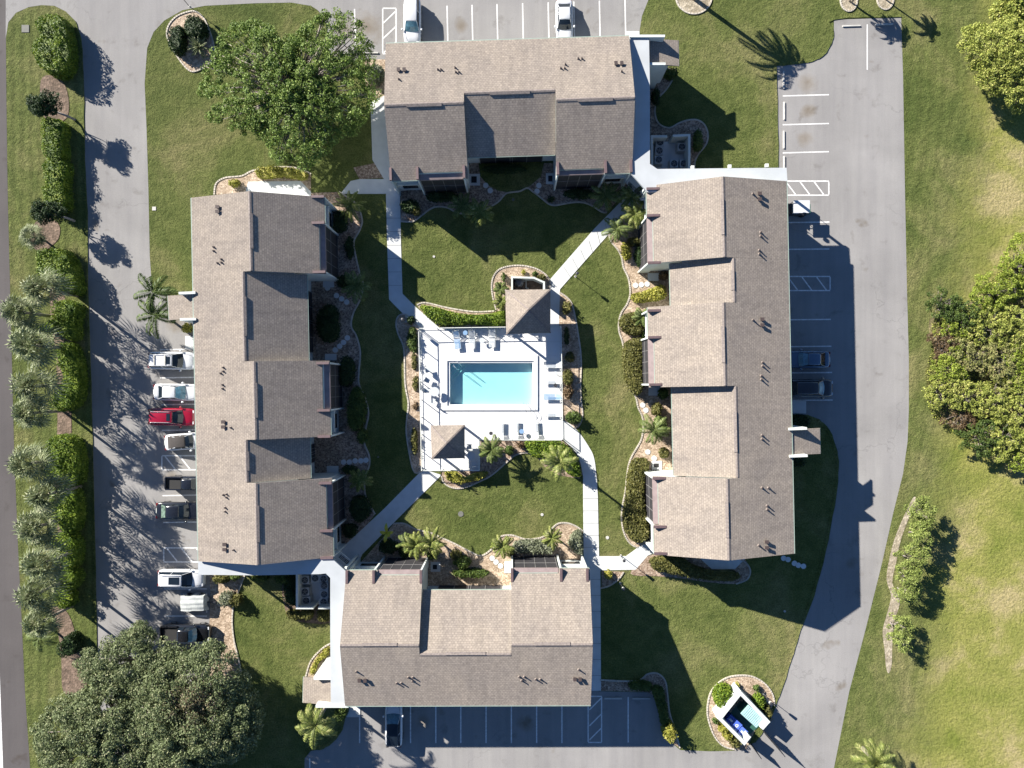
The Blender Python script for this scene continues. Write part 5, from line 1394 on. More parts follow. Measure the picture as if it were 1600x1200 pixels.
def tree(px, py, hc, rx, ry, rz, label, pal, nclump, per, cr, leaf=.16, base=None, trunk_r=.22, name='tree', group=None, lean=(0, 0), limbs=10, shape=None, cat='tree', pal2=None):
    """px,py,hc = traced crown centre and its height; rx, ry, rz = crown radii in metres"""
    c = W(px, py, hc); b = Vector((c.x + lean[0], c.y + lean[1], 0))
    t = thing(name, label, cat, b, group)
    cl = []; ph = [random.uniform(0, 6.28) for _ in range(4)]
    tries = 0
    while len(cl) < nclump and tries < 9000:
        tries += 1
        a = random.uniform(0, 2 * math.pi)
        rr = math.sqrt(random.uniform(.0, 1))
        k = 1 + .16 * math.sin(2 * a + ph[0]) + .13 * math.sin(3 * a + ph[1]) + .10 * math.sin(5 * a + ph[2])
        x, y = rx * rr * k * math.cos(a), ry * rr * k * math.sin(a)
        if shape and not shape(x, y): continue
        zt = math.sqrt(max(0, 1 - min(1, rr) ** 2))
        z = rz * (zt * random.uniform(.45, 1.0)) - rz * .25 * random.random()
        p = Vector((x, y, z))
        if any((p - q).length < cr * .62 for q in cl): 
            if random.random() < .85: continue
        cl.append(p)
    P, N = [], []
    for q in cl:
        k = int(per * random.uniform(.6, 1.3)); r = cr * random.uniform(.65, 1.25)
        v = rng.normal(0, 1, (k, 3)); v /= np.linalg.norm(v, axis=1)[:, None]
        rad = r * rng.uniform(.25, 1, (k, 1)) ** .5
        sc = np.array([1, 1, .62])
        P.append(np.array(c + q) + v * rad * sc); N.append(v * .7 + np.array([0, 0, .75]))
    P = np.concatenate(P); N = np.concatenate(N)
    if pal2:
        msk = np.sin(P[:, 0] * .55 + ph[0]) + np.sin(P[:, 1] * .6 + ph[1]) + rng.normal(0, .5, len(P)) > 1.75
        leaf_mesh('crown_dry_patch', P[msk], N[msk], leaf, .55, L[pal2], t, .8)
        P, N = P[~msk], N[~msk]
    leaf_mesh('crown', P, N, leaf, .55, L[pal], t, .8)
    m = MB(); fork = c + Vector((0, 0, -rz * .75)); 
    if fork.z < .5: fork.z = .5
    m.tube([b + Vector((0, 0, -.1)), b.lerp(fork, .5) + Vector((random.uniform(-.2, .2), random.uniform(-.2, .2), 0)), fork], [trunk_r * 1.3, trunk_r, trunk_r * .8], 10)
    m.build('trunk', MT['bark'], t, True)
    m = MB(); idx = random.sample(range(len(cl)), min(limbs, len(cl)))
    for i in idx:
        e_ = c + cl[i] * 1.0; mid = fork.lerp(e_, .5) + Vector((random.uniform(-.4, .4), random.uniform(-.4, .4), rz * .12))
        m.tube([fork + Vector((0, 0, -.1)), mid, e_], [trunk_r * .5, trunk_r * .3, trunk_r * .08], 6)
        for _ in range(2):
            s_ = mid.lerp(e_, random.uniform(.2, .8)); q = s_ + Vector((random.uniform(-1, 1), random.uniform(-1, 1), random.uniform(0, .7))) * cr
            m.tube([s_, q], [trunk_r * .18, trunk_r * .04], 5)
    m.build('limbs', MT['bark'], t, True)
    return t

# ---- fan palms
def fan_crown(seed, R_=1.55, nf=40):
    r = random.Random(seed); m = MB()
    for i in range(nf):
        a = i * 2.399 + r.uniform(-.2, .2); el = math.radians(r.uniform(-30, 75)) if i % 4 else math.radians(r.uniform(55, 85))
        ln = R_ * r.uniform(.42, .60)
        d = Vector((math.cos(a) * math.cos(el), math.sin(a) * math.cos(el), math.sin(el)))
        hub = d * ln
        m.tube([Vector((0, 0, 0)), hub], [.025, .015], 4, caps=False)
        side = Vector((-math.sin(a), math.cos(a), 0)); up = d.cross(side); 
        if up.z < 0: up = -up
        ns = 13; sl = R_ * r.uniform(.52, .72)
        for k in range(ns):
            th = (k / (ns - 1) * 2 - 1) * math.radians(112)
            dd = d * math.cos(th) + side * math.sin(th)
            l = sl * (1 - .18 * abs(th) / 2) * r.uniform(.85, 1.08)
            w = side * math.cos(th) - d * math.sin(th)
            p1 = hub + dd * l * .6 + up * .05 * (k % 2); tip = hub + dd * l + Vector((0, 0, -l * r.uniform(.18, .5)))
            m.poly([hub, p1 - w * .065, p1 + w * .065]); m.poly([p1 + w * .065, p1 - w * .065, tip])
    return m
def feather_crown(seed, Lf=2.2, nf=16, npair=22, wid=.55, droop=.9, up0=65, leafw=.035):
    r = random.Random(seed); m = MB()
    for i in range(nf):
        a = i * 2.399 + r.uniform(-.25, .25); el = math.radians(up0 * (1 - i / nf) + r.uniform(-8, 8))
        l = Lf * r.uniform(.82, 1.08); pts = []
        n = 9; p = Vector((0, 0, 0)); e = el
        for k in range(n + 1):
            pts.append(p.copy()); e -= droop * 1.5 / n * (0.5 + k / n)
            p = p + Vector((math.cos(a) * math.cos(e), math.sin(a) * math.cos(e), math.sin(e))) * l / n
        m.tube(pts, [.03 * (1 - k / (n + 1)) + .006 for k in range(n + 1)], 4, caps=False)
        side = Vector((-math.sin(a), math.cos(a), 0))
        for k in range(npair):
            t = (k + 1.5) / (npair + 1.5) * n; j = min(n - 1, int(t)); q = pts[j].lerp(pts[j + 1], t - j); ax = (pts[j + 1] - pts[j]).normalized()
            f = t / n; ll = wid * math.sin(math.pi * min(1, .12 + f * .86)) ** .6 * r.uniform(.85, 1.1)
            for s_ in (1, -1):
                dd = (side * s_ * .85 + ax * (.35 + .5 * f) + Vector((0, 0, -.28 + r.uniform(-.15, .15)))).normalized()
                tip = q + dd * ll; tip.z -= ll * .25; w = ax * leafw
                mid = q + dd * ll * .5
                m.poly([q, mid - w, tip, mid + w])
    return m
def make_palm(crown, mat, hgt, tr, name, cat, shaft=False, lean=(0, 0)):
    t = thing(name, 'x', cat, (0, 0, 0))
    m = MB(); m.v = [(x + lean[0], y + lean[1], z + hgt) for x, y, z in crown.v]; m.f = crown.f; m.mi = crown.mi; m.uv = crown.uv
    m.build('crown', mat, t)
    if hgt > .4:
        m = MB(); n = 5; m.tube([(lean[0] * (k / n) ** 1.5, lean[1] * (k / n) ** 1.5, hgt * k / n - (.1 if k == 0 else 0)) for k in range(n + 1)], [tr * (1.25 - .3 * k / n) for k in range(n + 1)], 10)
        m.build('trunk', MT['palmbark'], t, True)
    return t
def place(o, px, py, h, rot, label, group, sc=1.0):
    o.location = W(px, py, h); o.location.z = 0; o.rotation_euler.z = rot; o.scale = (sc, sc, 1 if h < 1 else 1)
    o['label'] = label; o['group'] = group
    return o
FANG = 'fan palms along the hedge row'
fp = [make_palm(fan_crown(s, R), L['fan'], h, .16, 'fan_palm', 'palm tree') for s, R, h in ((1, 2.35, 5.0), (2, 2.25, 4.7), (3, 2.45, 5.3))]
used = set()
for i, (x, y, k, sc, l) in enumerate(((50, 370, 1, .62, 'small fan palm beside the dark cone tree, northernmost of the row'), (66, 452, 0, 1.0, 'grey-green fan palm against the roundest lime hedge'), (32, 488, 1, .95, 'fan palm leaning over the street edge, westmost in the upper row'),
        (52, 540, 2, 1.1, 'large fan palm below the one leaning over the street'), (52, 603, 0, 1.05, 'fan palm level with the white saloon'), (46, 645, 1, .9, 'green fan palm level with the red estate'), (44, 724, 2, .95, 'fan palm in front of the big lime hedge with its trunk showing'),
        (72, 772, 0, 1.0, 'silvery fan palm level with the small black pickup'), (57, 822, 1, 1.05, 'fan palm level with the lower hatched box'), (68, 878, 2, 1.0, 'fan palm level with the white estate by the walkway'), (58, 925, 0, 1.0, 'fan palm at the last lime hedge of the row'), (62, 970, 1, .85, 'southernmost fan palm, beside the bare mulch'))):
    src = fp[k]
    if k in used: o = copy_tree(src)
    else: o = src; used.add(k)
    place(o, x + 5, y, (5.0, 4.7, 5.3)[k], i * 1.1, l, FANG, sc * .93)
    if sc < .7: o.scale = (sc, sc, .45); q = W(x, y, 4.7 * .45); o.location = (q.x, q.y, 0)
# ---- feather palms
def feather(px, py, h, label, seed, Lf=1.7, nf=14, wid=.5, droop=.9, up0=60, mat='frondg', tr=.11, name='palm_tree', cat='palm tree', group=None, lean=(0, 0), npair=22, leafw=.05):
    t = make_palm(feather_crown(seed, Lf, nf, npair, wid, droop, up0, leafw), L[mat], h, tr, name, cat, lean=lean)
    c = W(px, py, h); t.location = (c.x - lean[0], c.y - lean[1], 0); t.rotation_euler.z = 0; t['label'] = label
    if group: t['group'] = group
    return t
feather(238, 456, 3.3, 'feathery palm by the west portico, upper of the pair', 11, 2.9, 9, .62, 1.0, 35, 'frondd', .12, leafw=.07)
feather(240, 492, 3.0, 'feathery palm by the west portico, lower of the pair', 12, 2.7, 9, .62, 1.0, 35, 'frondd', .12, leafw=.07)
feather(546, 322, 1.3, 'star-shaped palm at the top of the west bed', 13, 1.9, 16, .32, .8, 50, 'frond', .14)
feather(556, 447, 2.0, 'feathery palm half in shade beside the second unit of the west block', 14, 2.0, 12, .5, .9, 45, 'frondg', .1)
feather(562, 751, 1.8, 'bright star-shaped palm by the last unit of the west block', 15, 1.5, 15, .32, .8, 35, 'frond', .1)
feather(636, 848, 1.8, 'small palm left of the bushy pair in the south bed', 16, 1.3, 12, .35, .9, 50, 'frondg', .1)
feather(650, 852, 2.2, 'bushy palm in the south bed, left of the pair', 17, 1.7, 16, .4, .8, 55, 'frond', .1)
feather(674, 848, 2.4, 'bushy palm in the south bed, right of the pair', 18, 1.8, 16, .4, .8, 55, 'frond', .1)
feather(768, 703, 2.3, 'bushy green palm in the bed below the pool', 19, 1.7, 18, .4, .9, 60, 'frondg', .1)
feather(874, 722, 6.0, 'tall feathery palm by the bend of the southeast path', 20, 2.3, 13, .5, 1.2, 55, 'frond', .12)
feather(785, 854, 2.2, 'spiky palm at the left of the south bed bulge', 21, 1.5, 14, .4, .9, 50, 'frond', .1)
feather(862, 841, 2.2, 'small bright palm at the right end of the grey hedge', 22, 1.35, 13, .32, .9, 45, 'frond', .09)
feather(992, 335, 2.6, 'bright palm beside the first unit of the east block', 23, 1.7, 16, .4, 1.0, 45, 'frond', .1)
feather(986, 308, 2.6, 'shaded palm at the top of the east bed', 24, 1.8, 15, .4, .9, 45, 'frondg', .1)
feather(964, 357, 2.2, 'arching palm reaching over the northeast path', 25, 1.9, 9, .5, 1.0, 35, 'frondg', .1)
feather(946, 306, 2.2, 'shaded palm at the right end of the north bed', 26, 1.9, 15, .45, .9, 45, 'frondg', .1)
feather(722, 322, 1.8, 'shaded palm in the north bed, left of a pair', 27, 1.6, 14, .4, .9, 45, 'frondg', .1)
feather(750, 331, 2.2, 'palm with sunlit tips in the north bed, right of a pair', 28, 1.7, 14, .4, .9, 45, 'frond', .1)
feather(1022, 672, 2.3, 'feathery palm beside the fourth unit of the east block', 29, 2.0, 12, .5, 1.0, 45, 'frondg', .1)
feather(1004, 495, 2.2, 'palm growing out of the round hedge in the east bed', 30, 1.2, 12, .35, .9, 50, 'frondg', .1)
feather(492, 1134, 6.0, 'large spreading palm by the southwest portico', 31, 2.5, 15, .6, 1.1, 60, 'frond', .15)
feather(1368, 1190, 2.6, 'yellow-green clumping palm at the bottom edge of the east verge', 32, 2.6, 26, .6, .9, 75, 'frond', .2)
feather(782, 452, 1.8, 'palm in the bed left of the pump enclosure', 33, 1.0, 10, .35, 1.0, 40, 'frondg', .08)
feather(783, 472, 2.6, 'palm throwing its shadow on the north gazebo roof', 35, 1.1, 8, .35, 1.0, 50, 'frond', .08)
feather(60, 998, 2.4, 'drooping green palm at the southern end of the row', 34, 2.0, 9, .5, 1.1, 30, 'frondg', .12)
# tall palms rooted just inside the frame, crowns beyond it
TP = 'tall palms at the top edge'
for x, y, h, s, lx, l in ((1084, -2, 6.1, 41, .3, 'tall palm in the white ring bed, casting the longest frond shadow'), (1327, 2, 3.0, 42, -.25, 'tall palm in the small ring bed, left trunk of two'),
        (1330, 4, 3.2, 45, .35, 'tall palm in the small ring bed, right trunk of two'), (1384, 0, 3.0, 43, .1, 'tall palm in the last ring bed at the top edge')):
    t = make_palm(feather_crown(s, 1.5 if h < 6 else 3.5, 12, 26, .38 if h < 6 else .7, 1.0, 30, .05 if h < 6 else .09), L['frondg'], h, .07 if h < 6 else .2, 'palm_tree', 'palm tree', lean=(lx, .2))
    t.location = W(x, y); t['label'] = l; t['group'] = TP
# broad-leaved yellow plant
t = thing('banana_plant', 'yellow five-leaved plant beside the southwest path', 'plant', W(605, 832, 1.0)); t.location.z = 0; ORG[t] = Vector((0, 0, 0))
m = MB()
for k, (a, l_) in enumerate(((1.6, 1.1), (2.9, .75), (0.2, .75), (-1.75, 1.0), (-.7, .5))):
    pts = [Vector((math.cos(a), math.sin(a), 0)) * l_ * f + Vector((0, 0, 1.2 + .35 * math.sin(f * 2.6))) for f in (0, .25, .5, .75, 1)]
    sd_ = Vector((-math.sin(a), math.cos(a), 0))
    for i in range(4):
        w0, w1 = (.04, .15, .19, .15, .02)[i], (.04, .15, .19, .15, .02)[i + 1]
        m.poly([pts[i] - sd_ * w0, pts[i + 1] - sd_ * w1, pts[i + 1] + sd_ * w1, pts[i] + sd_ * w0])
m.build('leaves', simple('yellow_leaf', (.42, .38, .03), .5, var=.15, scale=8), t)
m = MB(); m.tube([(0, 0, 0), (0, 0, 1.2)], [.07, .05], 8); m.build('stem', MT['palmbark'], t)

# ---- hedge row along the street
hedge([(75, 20), (93, 22), (102, 38), (106, 60), (108, 85), (102, 106), (88, 116), (70, 111), (54, 95), (50, 74), (58, 64), (62, 56), (58, 44), (60, 32)], 2.3, 'lime', 'large notched lime-green hedge at the top of the entry island', rough=.5)
hedge([(66, 186), (96, 188), (97, 215), (96, 250), (70, 248)], 1.9, 'lime', 'narrow lime-green hedge just below the dark cone-shaped tree')
hedge([(70, 252), (102, 250), (100, 290), (102, 322), (78, 332), (68, 320), (70, 285)], 1.9, 'lime', 'lime-green hedge above the lower dark bushy tree', rough=.5)
hedge([(60, 392), (80, 386), (98, 390), (108, 405), (116, 430), (119, 455), (100, 458), (75, 440), (58, 425)], 2.5, 'lime', 'roundest bright lime hedge in the row, below the small fan palm', rough=.3)
hedge([(84, 470), (104, 468), (118, 478), (116, 505), (114, 530), (95, 528), (86, 510), (66, 520), (60, 508), (80, 498)], 2.3, 'lime', 'lime hedge behind the fan palm leaning over the street', rough=.5)
hedge([(84, 540), (108, 536), (121, 570), (122, 615), (110, 638), (84, 642), (80, 618), (96, 600), (92, 575)], 2.3, 'lime', 'lime hedge level with the white estate with roof bars', rough=.5)
hedge([(74, 684), (95, 680), (112, 688), (121, 710), (122, 740), (114, 760), (95, 757), (76, 745), (70, 715)], 2.5, 'lime', 'big lime hedge in front of the palm trunk', rough=.4)
hedge([(84, 764), (108, 760), (118, 780), (120, 812), (112, 834), (92, 832), (82, 800)], 2.3, 'lime', 'lime hedge level with the black saloon', rough=.6)
hedge([(82, 838), (104, 834), (118, 850), (118, 880), (104, 892), (84, 874)], 2.3, 'lime', 'lime hedge level with the lower hatched box', rough=.6)
hedge([(84, 894), (106, 890), (120, 904), (110, 924), (88, 918)], 2.2, 'lime', 'small lime hedge level with the walkway end', rough=.6)
hedge([(82, 926), (106, 924), (112, 944), (94, 954)], 1.8, 'lime', 'smallest lime hedge, last of the row')
shrub(103, 1012, 15, 2.2, 'dark', 'dark green bush standing alone in the mulch above the big oak', ry=18)
tree(72, 166, 2.8, 1.6, 1.15, 1.7, 'dark needle-leaved tree below the first hedge, casting a cone shadow', 'dark', 26, 260, .55, .10, trunk_r=.12, lean=(1.2, -.3), limbs=4, name='conifer')
tree(76, 333, 2.6, 1.6, .9, 1.5, 'dark green bushy tree between two lime hedges', 'dark', 20, 260, .55, .10, trunk_r=.12, lean=(1.0, -.2), limbs=4, name='conifer')
# entry bed
shrub(274, 58, 13, 1.6, 'dark', 'dark round bush on the left of the entry bed', ry=24)
shrub(301, 40, 17, 1.7, 'dark', 'dark round bush at the top of the entry bed', ry=19)
feather(312, 74, .6, 'pale yellow spiky yucca in the entry bed', 51, 1.3, 24, .18, .4, 80, 'fan', .06, 'yucca', 'yucca')
shrub(290, 512, 9, .9, 'yellow', 'yellow flowering shrub under the west portico', ry=8)
shrub(585, 113, 14, 1.5, 'grey', 'pale variegated shrub at the northwest corner of the north block', ry=17)
shrub(352, 937, 13, 1.2, 'grey', 'silvery round shrub in the tan bed right of the grey tarpaulin', ry=12)
shrub(367, 940, 10, 1.3, 'olive', 'darker olive shrub touching the silvery one in the tan bed', ry=11)
shrub(343, 906, 14, 1.2, 'olive', 'olive shrub in front of the walkway at the west lot', ry=8)
shrub(365, 903, 9, 1.0, 'green', 'green shrub below the walkway, right of the olive one', ry=6)
# southwest corner
hedge([(446, 956), (466, 954), (487, 956), (486, 968), (468, 971), (450, 968)], 1.0, 'olive', 'clipped hedge below the southwest condenser yard, left piece')
hedge([(496, 955), (513, 955), (514, 972), (500, 973), (495, 965)], 1.0, 'olive', 'clipped hedge below the southwest condenser yard, right piece')
hedge([(443, 905), (458, 895), (461, 920), (460, 948), (446, 944), (441, 925)], 1.4, 'dark', 'dark hedge against the west wall of the southwest condenser yard')
shrub(440, 905, 14, 1.6, 'green', 'shaded green bush below the west block walkway', ry=10)
shrub(405, 905, 14, 1.1, 'green', 'low green bush under the middle of the west block walkway', ry=6)
hedge([(512, 1012), (500, 1020), (488, 1036), (482, 1052), (490, 1056), (498, 1036), (514, 1024)], .7, 'yellow', 'crescent of yellow shrubs beside the southwest gallery', dens=120)
shrub(531, 1118, 10, 1.8, 'green', 'dark shrub on the corner beside the south ramp', ry=11)
# west bed plants (mostly shaded)
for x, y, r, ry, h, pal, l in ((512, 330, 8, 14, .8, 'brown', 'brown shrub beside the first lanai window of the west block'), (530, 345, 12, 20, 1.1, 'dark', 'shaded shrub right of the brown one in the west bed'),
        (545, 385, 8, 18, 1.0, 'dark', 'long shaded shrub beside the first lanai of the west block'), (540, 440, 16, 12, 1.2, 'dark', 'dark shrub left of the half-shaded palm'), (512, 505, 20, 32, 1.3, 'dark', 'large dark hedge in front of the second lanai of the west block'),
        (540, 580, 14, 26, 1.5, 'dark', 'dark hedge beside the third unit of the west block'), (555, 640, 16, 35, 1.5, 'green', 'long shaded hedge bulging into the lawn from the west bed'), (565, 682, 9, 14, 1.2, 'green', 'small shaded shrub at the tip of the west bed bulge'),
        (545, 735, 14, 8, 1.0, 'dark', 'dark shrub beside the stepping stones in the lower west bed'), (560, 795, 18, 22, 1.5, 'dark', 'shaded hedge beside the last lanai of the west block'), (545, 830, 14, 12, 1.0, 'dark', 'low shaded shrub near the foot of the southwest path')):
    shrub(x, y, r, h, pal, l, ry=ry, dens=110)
# north bed
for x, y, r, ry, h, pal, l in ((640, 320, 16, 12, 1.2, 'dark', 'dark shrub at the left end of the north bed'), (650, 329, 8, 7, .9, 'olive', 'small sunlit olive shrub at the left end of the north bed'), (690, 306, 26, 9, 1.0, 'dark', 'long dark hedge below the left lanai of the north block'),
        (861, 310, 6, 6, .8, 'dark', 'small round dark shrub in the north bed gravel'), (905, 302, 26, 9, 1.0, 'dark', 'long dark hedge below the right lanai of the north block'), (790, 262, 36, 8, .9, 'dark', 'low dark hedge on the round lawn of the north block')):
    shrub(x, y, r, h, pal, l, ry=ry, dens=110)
# east bed
hedge([(974, 376), (984, 384), (988, 400), (978, 406), (971, 394)], 1.0, 'yellow', 'pale yellow shrub on the edge of the east bed, near the arching palm', dens=120)
hedge([(982, 372), (998, 372), (1000, 382), (984, 383)], 1.0, 'olive', 'small olive shrub above the pale yellow one in the east bed')
hedge([(988, 459), (1004, 455), (1022, 448), (1036, 444), (1042, 452), (1040, 466), (1020, 470), (1000, 473), (989, 468)], 1.1, 'yellow', 'yellow-green variegated hedge jutting from the east block', size=.13, dens=140)
hedge([(970, 496), (984, 487), (1000, 490), (1010, 500), (1008, 515), (996, 524), (980, 520), (970, 510)], 1.4, 'olive', 'round clipped olive hedge at the top of the long east hedge')
hedge([(976, 538), (986, 530), (1004, 528), (1008, 550), (1006, 580), (1008, 604), (998, 618), (984, 608), (976, 585), (974, 560)], 1.7, 'olive', 'long clipped olive hedge beside the middle lanai of the east block', rough=.15)
hedge([(1006, 512), (1012, 500), (1011, 530), (1002, 534)], 1.3, 'green', 'small green shrub between the round and the long olive hedges')
hedge([(990, 720), (1004, 716), (1016, 722), (1012, 740), (1008, 765), (1009, 790), (1014, 812), (1016, 836), (1004, 850), (988, 846), (977, 828), (974, 805), (979, 775), (981, 745)], 1.5, 'olive', 'kidney-shaped clipped hedge beside the last lanai of the east block', rough=.12)
for x, y, r, ry, h, pal, l in ((1028, 640, 8, 11, 1.4, 'olive', 'egg-shaped clipped shrub in the tan gravel below the door slab'), (1033, 668, 11, 17, 1.5, 'green', 'green shrub between the palm and the fourth unit of the east block'), (1039, 708, 9, 9, 1.2, 'olive', 'small olive shrub just above the last door slab of the east block'),
        (1038, 615, 9, 9, 1.1, 'green', 'shaded shrub beside the middle door slab of the east block'), (1038, 430, 8, 8, .8, 'brown', 'dry brown shrub beside the upper door slab of the east block'), (1000, 398, 8, 16, 1.3, 'dark', 'shaded shrub beside the first lanai of the east block')):
    shrub(x, y, r, h, pal, l, ry=ry)
hedge([(1017, 876), (1038, 870), (1066, 873), (1090, 886), (1120, 894), (1150, 894), (1158, 904), (1135, 910), (1090, 906), (1050, 898), (1022, 891)], 1.2, 'olive', 'long clipped hedge at the foot of the east block', rough=.15)
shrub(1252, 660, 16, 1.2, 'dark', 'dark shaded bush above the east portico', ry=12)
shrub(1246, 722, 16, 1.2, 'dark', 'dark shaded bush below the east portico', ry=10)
shrub(951, 899, 8, .8, 'yellow', 'small yellow shrub at the corner below the southeast path', ry=7)
# pool surroundings
hedge([(655, 478), (672, 477), (705, 486), (740, 491), (772, 489), (789, 485), (789, 508), (740, 507), (700, 509), (688, 508), (668, 496)], 1.3, 'lime', 'long yellow-green hedge north of the pool fence', rough=.3)
hedge([(638, 514), (650, 514), (651, 548), (643, 550), (635, 535)], .6, 'green', 'dark green shrub inside the curve west of the pool gate')
for x, y, r, ry, h, pal, l in ((641, 500, 7, 8, .9, 'dark', 'dark shrub at the top of the pool west bed'), (647, 565, 5, 14, .4, 'olive', 'thin shrub on tan gravel west of the pool, uppermost'), (649, 600, 5, 14, .35, 'olive', 'thin shrub on tan gravel west of the pool, level with the patio chairs'), (649, 634, 5, 8, .35, 'brown', 'small brown shrub on tan gravel west of the pool'),
        (647, 690, 6, 22, .5, 'olive', 'long low shrub on tan gravel beside the small gazebo'), (886, 480, 8, 12, .9, 'olive', 'shrub at the top of the pool east bed'), (886, 525, 5, 14, .9, 'dark', 'shaded narrow shrub in the pool east bed'), (891, 558, 9, 9, .8, 'olive', 'loose shrub in the pool east bed, above the middle'),
        (888, 590, 9, 14, .9, 'olive', 'loose shrub in the middle of the pool east bed'), (889, 612, 8, 12, .9, 'brown', 'brownish shrub in the lower pool east bed'), (897, 653, 12, 12, 1.2, 'green', 'green shrub at the bottom of the pool east bed'),
        (836, 427, 5, 5, .7, 'green', 'dark green shrub above the pump enclosure, left one'), (846, 433, 8, 6, .8, 'olive', 'pale-edged shrub above the pump enclosure, right one'), (818, 424, 5, 5, .5, 'yellow', 'tiny yellow plant above the pump enclosure'), (787, 432, 4, 8, .7, 'green', 'narrow green plant left of the pump enclosure'),
        (783, 478, 5, 5, .6, 'yellow', 'small yellow plant just left of the north gazebo roof')):
    shrub(x, y, r, h, pal, l, ry=ry, dens=130)
hedge([(821, 690), (850, 688), (876, 690), (894, 704), (905, 722), (909, 744), (893, 744), (876, 730), (858, 716), (838, 716), (824, 704)], 1.5, 'lime', 'yellow-green hedge wrapping the southeast corner of the pool deck', rough=.35)
hedge([(694, 740), (706, 735), (716, 740), (724, 748), (736, 742), (748, 738), (762, 738), (758, 746), (742, 752), (722, 756), (700, 752)], .8, 'yellow', 'mixed yellow-green shrubs below the small gazebo', rough=.5, size=.13)
shrub(815, 696, 7, .9, 'brown', 'dry brown shrub left of the southeast pool hedge', ry=6)
shrub(796, 704, 8, 1.0, 'green', 'small shrub between the bushy palm and the southeast pool hedge', ry=8)
# south bed
hedge([(806, 846), (830, 844), (856, 846), (868, 856), (862, 866), (836, 866), (812, 866), (800, 860)], 1.1, 'grey', 'silvery hedge in front of the right lanai of the south block', rough=.3)
hedge([(896, 834), (908, 830), (911, 850), (910, 866), (898, 864), (888, 850)], 1.2, 'grey', 'silvery shrub beside the southeast path end')
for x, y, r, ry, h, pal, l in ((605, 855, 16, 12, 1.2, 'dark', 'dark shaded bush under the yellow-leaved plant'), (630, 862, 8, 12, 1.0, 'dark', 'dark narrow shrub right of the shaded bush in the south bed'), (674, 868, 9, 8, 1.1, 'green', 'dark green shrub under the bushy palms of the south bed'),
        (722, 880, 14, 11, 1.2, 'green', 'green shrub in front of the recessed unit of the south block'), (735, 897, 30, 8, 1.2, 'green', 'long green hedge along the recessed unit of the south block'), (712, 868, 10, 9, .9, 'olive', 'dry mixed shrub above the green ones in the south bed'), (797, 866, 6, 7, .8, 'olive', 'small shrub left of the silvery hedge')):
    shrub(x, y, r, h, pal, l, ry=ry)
# south lot bed, bin store bed
hedge([(984, 1068), (1000, 1064), (1018, 1069), (1018, 1080), (1002, 1082), (985, 1078)], .9, 'green', 'shaded hedge at the top right of the south lot')
hedge([(1020, 1076), (1036, 1076), (1042, 1095), (1045, 1120), (1046, 1134), (1034, 1134), (1030, 1112), (1022, 1090)], 1.1, 'green', 'shaded hedge running down the right side of the south lot')
shrub(1048, 1147, 12, 1.6, 'yellow', 'sunlit yellow bush at the lower right corner of the south lot', ry=16)
shrub(1133, 1090, 17, 1.6, 'lime', 'large round bright green bush left of the bin store', ry=20)
shrub(1188, 1099, 11, 1.3, 'lime', 'round green bush right of the bin store, upper one', ry=12)
shrub(1202, 1115, 9, 1.3, 'olive', 'olive bush right of the bin store, lower one', ry=11)
for x, y, r, h, pal, l in ((1118, 1128, 5, .6, 'green', 'tiny round green plant left of the bin store'), (1183, 1076, 5, .6, 'green', 'tiny round green plant above the bin store'), (1130, 1139, 8, .8, 'yellow', 'yellow shrub below the bin store wall, first from the left'), (1138, 1150, 8, .8, 'yellow', 'yellow shrub below the bin store wall, second from the left'), (1150, 1163, 9, .8, 'olive', 'yellow-green shrub below the bin store wall, nearest the drive'),
        (1152, 1070, 4, .4, 'yellow', 'tiny pale tuft at the top of the bin store bed')):
    shrub(x, y, r, h, pal, l)
shrub(1050, 112, 11, 1.4, 'green', 'round green bush below the northeast portico', ry=8)
shrub(1092, 218, 8, 1.1, 'green', 'shaded shrub inside the curl of the condenser bed', ry=18)
shrub(1026, 150, 7, .9, 'dark', 'dark shaded shrub beside the northeast gallery', ry=14)
hedge([(398, 264), (420, 258), (450, 260), (478, 268), (476, 280), (440, 276), (405, 278)], .9, 'yellow', 'pale yellowish shrubs under the edge of the big green tree', rough=.5)
shrub(364, 285, 10, .8, 'yellow', 'small pale shrub at the north end of the west block', ry=7)

# ---- big trees
tree(459, 136, 4.6, 7.7, 8.1, 2.7, 'large bright green broadleaf tree on the northwest lawn', 'maple', 640, 95, .56, .11, trunk_r=.32, lean=(.4, -.4), limbs=240, name='broadleaf_tree')
tree(172, 1150, 5.6, 6.0, 6.8, 3.2, 'large grey-green oak in the bottom left corner, left crown', 'oak', 400, 230, .74, .105, trunk_r=.35, limbs=80, name='oak_tree', group='oaks in the bottom left corner')
tree(296, 1135, 5.8, 6.2, 7.8, 3.4, 'largest grey-green oak in the bottom left corner, right crown', 'oak', 540, 230, .76, .105, trunk_r=.42, limbs=100, name='oak_tree', group='oaks in the bottom left corner', pal2='dry')
tree(218, 1046, 5.0, 4.6, 4.4, 2.5, 'lighter oak crown spreading over the end of the west drive', 'oak', 190, 210, .7, .10, trunk_r=.25, limbs=50, name='oak_tree', group='oaks in the bottom left corner')
tree(1568, 94, 2.9, 3.9, 4.2, 2.3, 'round yellow-green tree standing alone at the top right', 'scrub', 420, 110, .48, .095, trunk_r=.2, limbs=70, name='broadleaf_tree')
tree(1592, 6, 2.8, 2.6, 1.6, 1.6, 'yellow-green tree cut by the top right corner', 'scrub', 36, 300, .8, .15, trunk_r=.18, limbs=8, name='broadleaf_tree')
